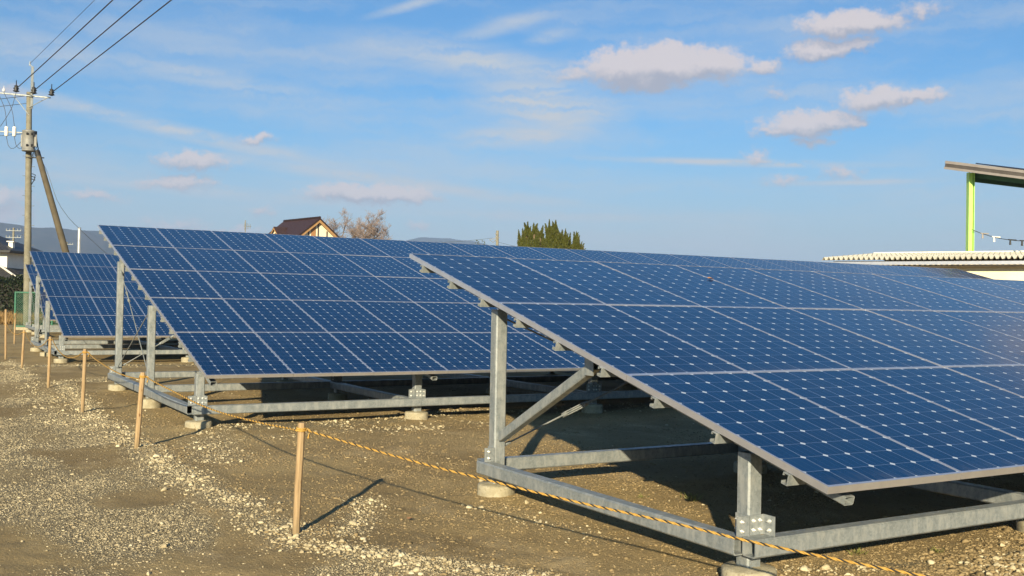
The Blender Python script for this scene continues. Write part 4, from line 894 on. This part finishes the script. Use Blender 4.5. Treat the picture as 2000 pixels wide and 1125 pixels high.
bush(ground_at(656, 88), .45, 6.9, 900, 'small dark bushy top touching the right eave of the gabled house', M['bush'], 'round_tree', 'tree', (.1, .2))
# clipped dark hedge below the old house, dry grass in front
n_ = 16000; hx = rng.uniform(-5, 2.25, n_); hy = rng.uniform(0, 1.6, n_); hz = rng.random(n_) ** .7 * (2.35 + .3 * vnoise(hx * 1.3, hx * 0 + 3.3)); O = ground_at(0, 60)
P = hx[:, None] * np.array(E_) + hy[:, None] * np.array(FWH) + hz[:, None] * np.array([0, 0, 1.])
root = empty('hedge', O, 'dark tall hedge in front of the old tiled house', 'hedge'); link('foliage', leaf_mesh('foliage', P, rng.normal(size=P.shape) + np.array([0, 0, .3]), rng.uniform(.10, .22, n_), rng.uniform(.06, .13, n_), M['hedge']), root)
mb = MB(); mb.box((-5, .3, 0), (2.1, 1.4, 2.1), 0, Matrix.Rotation(math.atan2(E_.y, E_.x), 4, 'Z')); mb.obj('branches', [M['dark_wood']], root)
n_ = 9000; gx = rng.uniform(-3.5, 1.6, n_); gy = rng.uniform(0, 6, n_) ; P = np.array(ground_at(0, 50))[None] + gx[:, None] * np.array(E_) + gy[:, None] * np.array(FWH); D_ = rng.normal(0, .35, (n_, 3)) + np.array([0, 0, 1.])
o = link('dry_grass', leaf_mesh('dry_grass', P, D_, rng.uniform(.2, .7, n_) * (.4 + .8 * vnoise(gx * 1.5, gy)), rng.uniform(.015, .035, n_), M['drygrass'])); tag(o, 'strip of tall orange dry grass below the dark hedge', 'grass', kind='stuff')
# weeds in the soil
def weed(x, y, n_, h, lab):
    z = float(height(np.array([x]), np.array([y]))[0]); a = rng.random(n_) * 6.28; P = np.stack([rng.normal(0, .025, n_), rng.normal(0, .025, n_), np.zeros(n_)], -1)
    o = link('weed', leaf_mesh('weed', P, np.stack([np.cos(a), np.sin(a), rng.uniform(.3, 1.6, n_)], -1), rng.uniform(.4, 1, n_) * h, rng.uniform(.004, .009, n_), M['weed']), None, (x, y, z)); tag(o, lab, 'weed', 'weeds growing in the soil')
weed(5.2, 6.05, 45, .11, 'largest green weed, in the sun patch inside the nearest array frame'); weed(4.95, 6.35, 14, .06, 'tiny weed just left of the largest weed'); weed(5.05, 4.35, 26, .07, 'low weed in front of the beam at right, left of the clods'); weed(5.5, 4.1, 20, .06, 'low weed by the pale stones at the lower right')
# fallen leaves
def fallen(p, nrm_t, sc, lab, rz=0):
    mb = MB(); k = 9; ol = [(sc * math.cos(a) * (1 + .25 * math.cos(3 * a)), sc * .6 * math.sin(a), .004 + .35 * sc * abs(math.sin(a))) for a in np.linspace(0, 2 * math.pi, k, endpoint=False)]
    mb.add(ol + [(0, 0, .003)], [(i, (i + 1) % k, k) for i in range(k)]); o = mb.obj('fallen_leaf', [M['deadleaf']], None, p, (nrm_t, 0, rz)); tag(o, lab, 'leaf')
def on_array(org, col_, s): q = pl(s, col_, -.001, org[2]); return Vector((org[0], org[1], 0)) + q
fallen(on_array(A0, 2.975, .60), TILT, .035, 'small brown leaf lying on the nearest array top row', 0)
z_ = float(height(np.array([2.99]), np.array([6.42]))[0]); fallen((2.99, 6.42, z_ + .012), 0, .03, 'reddish brown leaf on the soil right of the nearest stake', .6)

# ------------------------------------------------------------------ low workshop with folded white roof
e1, e2 = Vector((32.6, 29.07, 0)), Vector((35.7, 23.06, 0)); dx_ = (e2 - e1).normalized(); e1 = e1 - dx_ * .75
pv_ = Vector((-dx_.y, dx_.x, 0)); rr_ = at(1708, 494, 1) - Vector((0, 0, 1.5)); k_ = (e1.x * dx_.x + e1.y * dx_.y) / (rr_.x * dx_.x + rr_.y * dx_.y); Rp = Vector((0, 0, 1.5)) + rr_ * k_
root = empty('workshop', e1, 'low cream workshop with white folded metal roof behind the panels', 'workshop', rz=math.atan2(dx_.y, dx_.x)); LW = 24.0
ZE, YR = 3.50, (Rp - e1).dot(pv_); ZR = Rp.z - .13; print('workshop', YR, ZR)
mb = MB(); mb.box((.35, .55, 0), (LW, 2 * YR - .4, ZE - .02)); mb.obj('wall', [M['white_wall']], root)
mb = MB(); pit, hh_ = .20, .125; n_ = int(LW / pit)
prof_ = []
for k in range(n_): x_ = k * pit; prof_ += [(x_, hh_ * .06), (x_ + pit * .14, 0), (x_ + pit * .46, hh_ * .97), (x_ + pit * .54, hh_), (x_ + pit * .86, 0)]
prof_.append((n_ * pit, hh_ * .06))
for (ya, za, yb, zb) in ((0, ZE, YR, ZR), (YR + .02, ZR, 2 * YR, ZE)):
    vs = [(x_, ya, za + z_) for x_, z_ in prof_] + [(x_, yb, zb + z_) for x_, z_ in prof_]; k = len(prof_); mb.add(vs, [(i, i + 1, k + i + 1, k + i) for i in range(k - 1)]); mb.add([(x_, y_, z_ - .006) for x_, y_, z_ in vs], [(k + i, k + i + 1, i + 1, i) for i in range(k - 1)])
rf = mb.obj('roof', [M['white_roof']], root)
mb = MB()
for k in range(n_): 
    for y_ in (1.4, 3.2, 5.0, 6.8): mb.cyl((k * pit + pit * .5, y_, ZE + hh_ + (ZR - ZE) * y_ / YR - .005), (k * pit + pit * .5, y_, ZE + hh_ + (ZR - ZE) * y_ / YR + .035), .018, k=5)
mb.obj('roof_bolts', [M['trafo']], rf)
mb = MB(); mb.box((0, YR - .16, ZR + .06), (n_ * pit, YR + .18, ZR + .155)); mb.obj('ridge_flashing', [M['white_roof']], rf)
mb = MB(); mb.box((0, -.10, ZE - .20), (LW, .03, ZE - .075)); 
mb.obj('gutter', [M['alu']], root)
mb = MB()
for k in range(int(LW / .42)): mb.box((k * .42, .031, ZE - .20), (k * .42 + .12, .10, ZE - .09))
mb.obj('gutter_bracket', [M['fascia_dark']], root)
mb = MB(); mb.box((.35, .04, ZE - .26), (LW, .54, ZE - .21)); mb.obj('soffit', [M['fascia_dark']], root)

# ------------------------------------------------------------------ tall canopy with lime green post
P1 = at(1848, 314, 49); P2 = P1 + Vector((0, -3.98, -.86)); dn = (P2 - P1); Lc = dn.length; dh = Vector((dn.x, dn.y, 0)).normalized(); side = Vector((-dh.y, dh.x, 0)); 
if side.dot(E_) < 0: side = -side
root = empty('canopy', (44.6, 31.7, 0), 'tall canopy with grey sloping roof edge on a lime green post', 'canopy'); Ob = Vector((44.6, 31.7, 0)); dnn = dn.normalized(); nu = side.cross(dnn); nu = nu if nu.z > 0 else -nu
def cv(a, b_, c_): return P1 - Ob + dnn * a + side * b_ + nu * c_
def cbox(mb, a0, a1, b0, b1, c0, c1): 
    vs = [cv(*q) for q in ((a0, b0, c0), (a1, b0, c0), (a1, b1, c0), (a0, b1, c0), (a0, b0, c1), (a1, b0, c1), (a1, b1, c1), (a0, b1, c1))]
    fl_ = [(0, 3, 2, 1), (4, 5, 6, 7), (0, 1, 5, 4), (1, 2, 6, 5), (2, 3, 7, 6), (3, 0, 4, 7)]
    mb.add(vs, fl_)
mb = MB(); cbox(mb, 0, Lc + 7, .06, 9, -.30, -.05); mb.obj('roof_deck', [M['soffit']], root)
mb = MB(); cbox(mb, -.03, Lc + 7, -.02, .055, -.13, .0); cbox(mb, -.03, Lc + 7, -.02, .055, -.40, -.29); mb.obj('fascia', [M['fascia']], root)
mb = MB(); cbox(mb, -.02, Lc + 7, .0, .053, -.288, -.132); mb.obj('fascia_band', [M['fascia_dark']], root)
mb = MB(); cbox(mb, 1.5, Lc + 6, .15, 8, .02, .07); mb.obj('roof_panels', [M['laminate'] if False else M['slate_panel']], root)
gpos = at(1895, 420, 48.6) - Ob; gx_, gy_ = gpos.x, gpos.y; ztop = at(1895, 337, 48.6).z
a_gp = (Vector((gx_, gy_, 0)) - Vector((P1.x - Ob.x, P1.y - Ob.y, 0))).dot(dh) / max(.2, dnn.dot(dh)); b_gp = (Vector((gx_, gy_, 0)) - Vector((P1.x - Ob.x, P1.y - Ob.y, 0))).dot(side)
mb = MB(); ex_, ey_ = E_, FWH
Mx = Matrix.Translation((gx_, gy_, 0)) @ Matrix.Rotation(math.atan2(E_.y, E_.x), 4, 'Z')
mb.box((-.135, -.15, 0), (-.11, .15, ztop), 0, Mx); mb.box((.11, -.15, 0), (.135, .15, ztop), 0, Mx); mb.box((-.11, -.01, 0), (.11, .01, ztop), 0, Mx); mb.box((-.109, -.10, 0), (.05, -.09, ztop - .02), 0, Mx); mb.obj('post', [M['lime']], root)
zg = cv(a_gp, b_gp, -.30).z; gb = Vector((gx_, gy_, 0)); M['girder'] = mottled('shaded_green_paint', (.03, .085, .035), (.045, .11, .045), 2, .5)  # shade under the canopy roof is painted into this darker green
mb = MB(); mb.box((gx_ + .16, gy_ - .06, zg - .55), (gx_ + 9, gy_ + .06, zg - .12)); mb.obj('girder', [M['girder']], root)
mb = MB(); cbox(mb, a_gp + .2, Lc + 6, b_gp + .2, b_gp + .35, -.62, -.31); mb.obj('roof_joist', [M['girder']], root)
for k in range(1, 6):
    mb = MB(); cbox(mb, .2, Lc + 6, b_gp + .2 + k * 1.6, b_gp + .3 + k * 1.6, -.5, -.31); mb.obj('roof_joist', [M['soffit']], root)
# string of small fittings on a wire from the green post
pa = Vector((gx_, gy_, 0)) + Ob + Vector((0, 0, at(1900, 447, 48.6).z)); pb = at(2060, 466, 44); root = empty('festoon_wire', pa, 'drooping wire with small hanging fittings right of the green post', 'wire')
pts = [pa.lerp(pb, k / 16) - Vector((0, 0, .30 * 4 * (k / 16) * (1 - k / 16))) - pa for k in range(17)]; mb = MB(); mb.path(pts, .016, 5); mb.obj('wire', [M['cable']], root)
for k, mt in ((2.6, 'fascia'), (4.9, 'porcelain'), (8.0, 'black'), (10.2, 'black')):
    c_ = pts[int(k)].lerp(pts[int(k) + 1], k % 1); mb = MB(); mb.cyl(c_, c_ - Vector((0, 0, .22)), .035, .05, 7); mb.cyl(c_ + E_ * -.1 + Vector((0, 0, .02)), c_ + E_ * .28 + Vector((0, 0, .0)), .03, k=6); mb.obj('fitting', [M[mt]], root)

# ------------------------------------------------------------------ hills
def build_hills():
    PXS = np.array([-1500, -700, -300, 0, 40, 60, 100, 140, 187, 300, 450, 600, 700, 760, 795, 820, 850, 880, 900, 930, 960, 1100, 1500, 2100, 3000]); PYS = np.array([470, 430, 425, 432, 437, 440, 440.5, 446, 448, 455, 462, 470, 478, 474, 468, 461.5, 462, 463.5, 466.5, 470, 478, 500, 525, 545, 560])
    dirs = [at(a, b_, 1) - Vector((0, 0, 1.5)) for a, b_ in zip(PXS, PYS)]; A_ = np.array([math.atan2(d.x, d.y) for d in dirs]); El = np.array([d.z / math.hypot(d.x, d.y) for d in dirs])
    a = np.linspace(A_[0], A_[-1], 900); e = np.interp(a, A_, El); r = np.linspace(1800, 6200, 90); R0 = np.where(a < A_[12], 3600, 5000.); R0 = np.interp(a, [A_[11], A_[14]], [3600, 5000])
    AA, RR_ = np.meshgrid(a, r); X = np.sin(AA) * RR_; Y = np.cos(AA) * RR_; t_ = (RR_ - R0[None]) / 1100
    H_ = e[None] * R0[None] * np.exp(-t_ ** 2); rid = (1 - 2 * np.abs(fbm(X, Y, 1 / 900., 5) - .5)); H_ = H_ * (.55 + .45 * np.clip(rid, 0, 1)) + 0
    H_ *= (e * R0 / np.maximum(1, (H_ / RR_).max(0) * R0))[None]; H_ += 6 * (fbm(X, Y, 1 / 60., 3) - .5) * np.clip(H_ / 60, 0, 1); H_ -= 3
    n1, n0 = X.shape; i = np.arange(n1 - 1)[:, None]; j = np.arange(n0 - 1)[None]; F = np.stack([i * n0 + j, (i + 1) * n0 + j, (i + 1) * n0 + j + 1, i * n0 + j + 1], -1).reshape(-1, 4)
    m, n, b, o = new_mat('hill_forest'); co = n.n('ShaderNodeNewGeometry').outputs['Position']; c = n.mix(n.ramp(n.noise(co, .006, 6, .65), .38, .62), (.020, .024, .020), (.050, .042, .032)); c = n.mix(n.ramp(n.noise(co, .03, 4, .7), .5, .7), c, (.014, .017, .012)); n.put(b, 'Base Color', c); n.put(b, 'Roughness', 1.0); n.put(b, 'Specular IOR Level', 0.0)
    o = link('hills', np_mesh('hills', np.stack([X, Y, H_], -1).reshape(-1, 3), F[:, ::-1], m, None, True)); tag(o, kind='structure')
build_hills()
# ------------------------------------------------------------------ haze: the air between here and the hills
HZ = 0.00020
if HZ > 0:
    m = bpy.data.materials.new('haze_air'); m.use_nodes = True; n = NT(m.node_tree); pv = n.n('ShaderNodeVolumePrincipled'); n.put(pv, 'Color', (.46, .64, 1.0, 1)); n.put(pv, 'Density', HZ); n.put(pv, 'Anisotropy', 0.0); o = n.n('ShaderNodeOutputMaterial'); n.put(o, 1, pv)
    mb = MB(); mb.box((-7000, -7000, -6), (7000, 7000, 340)); o = mb.obj('haze', [m]); tag(o, 'pale blue haze filling the air out to the far hills', 'haze', kind='stuff')
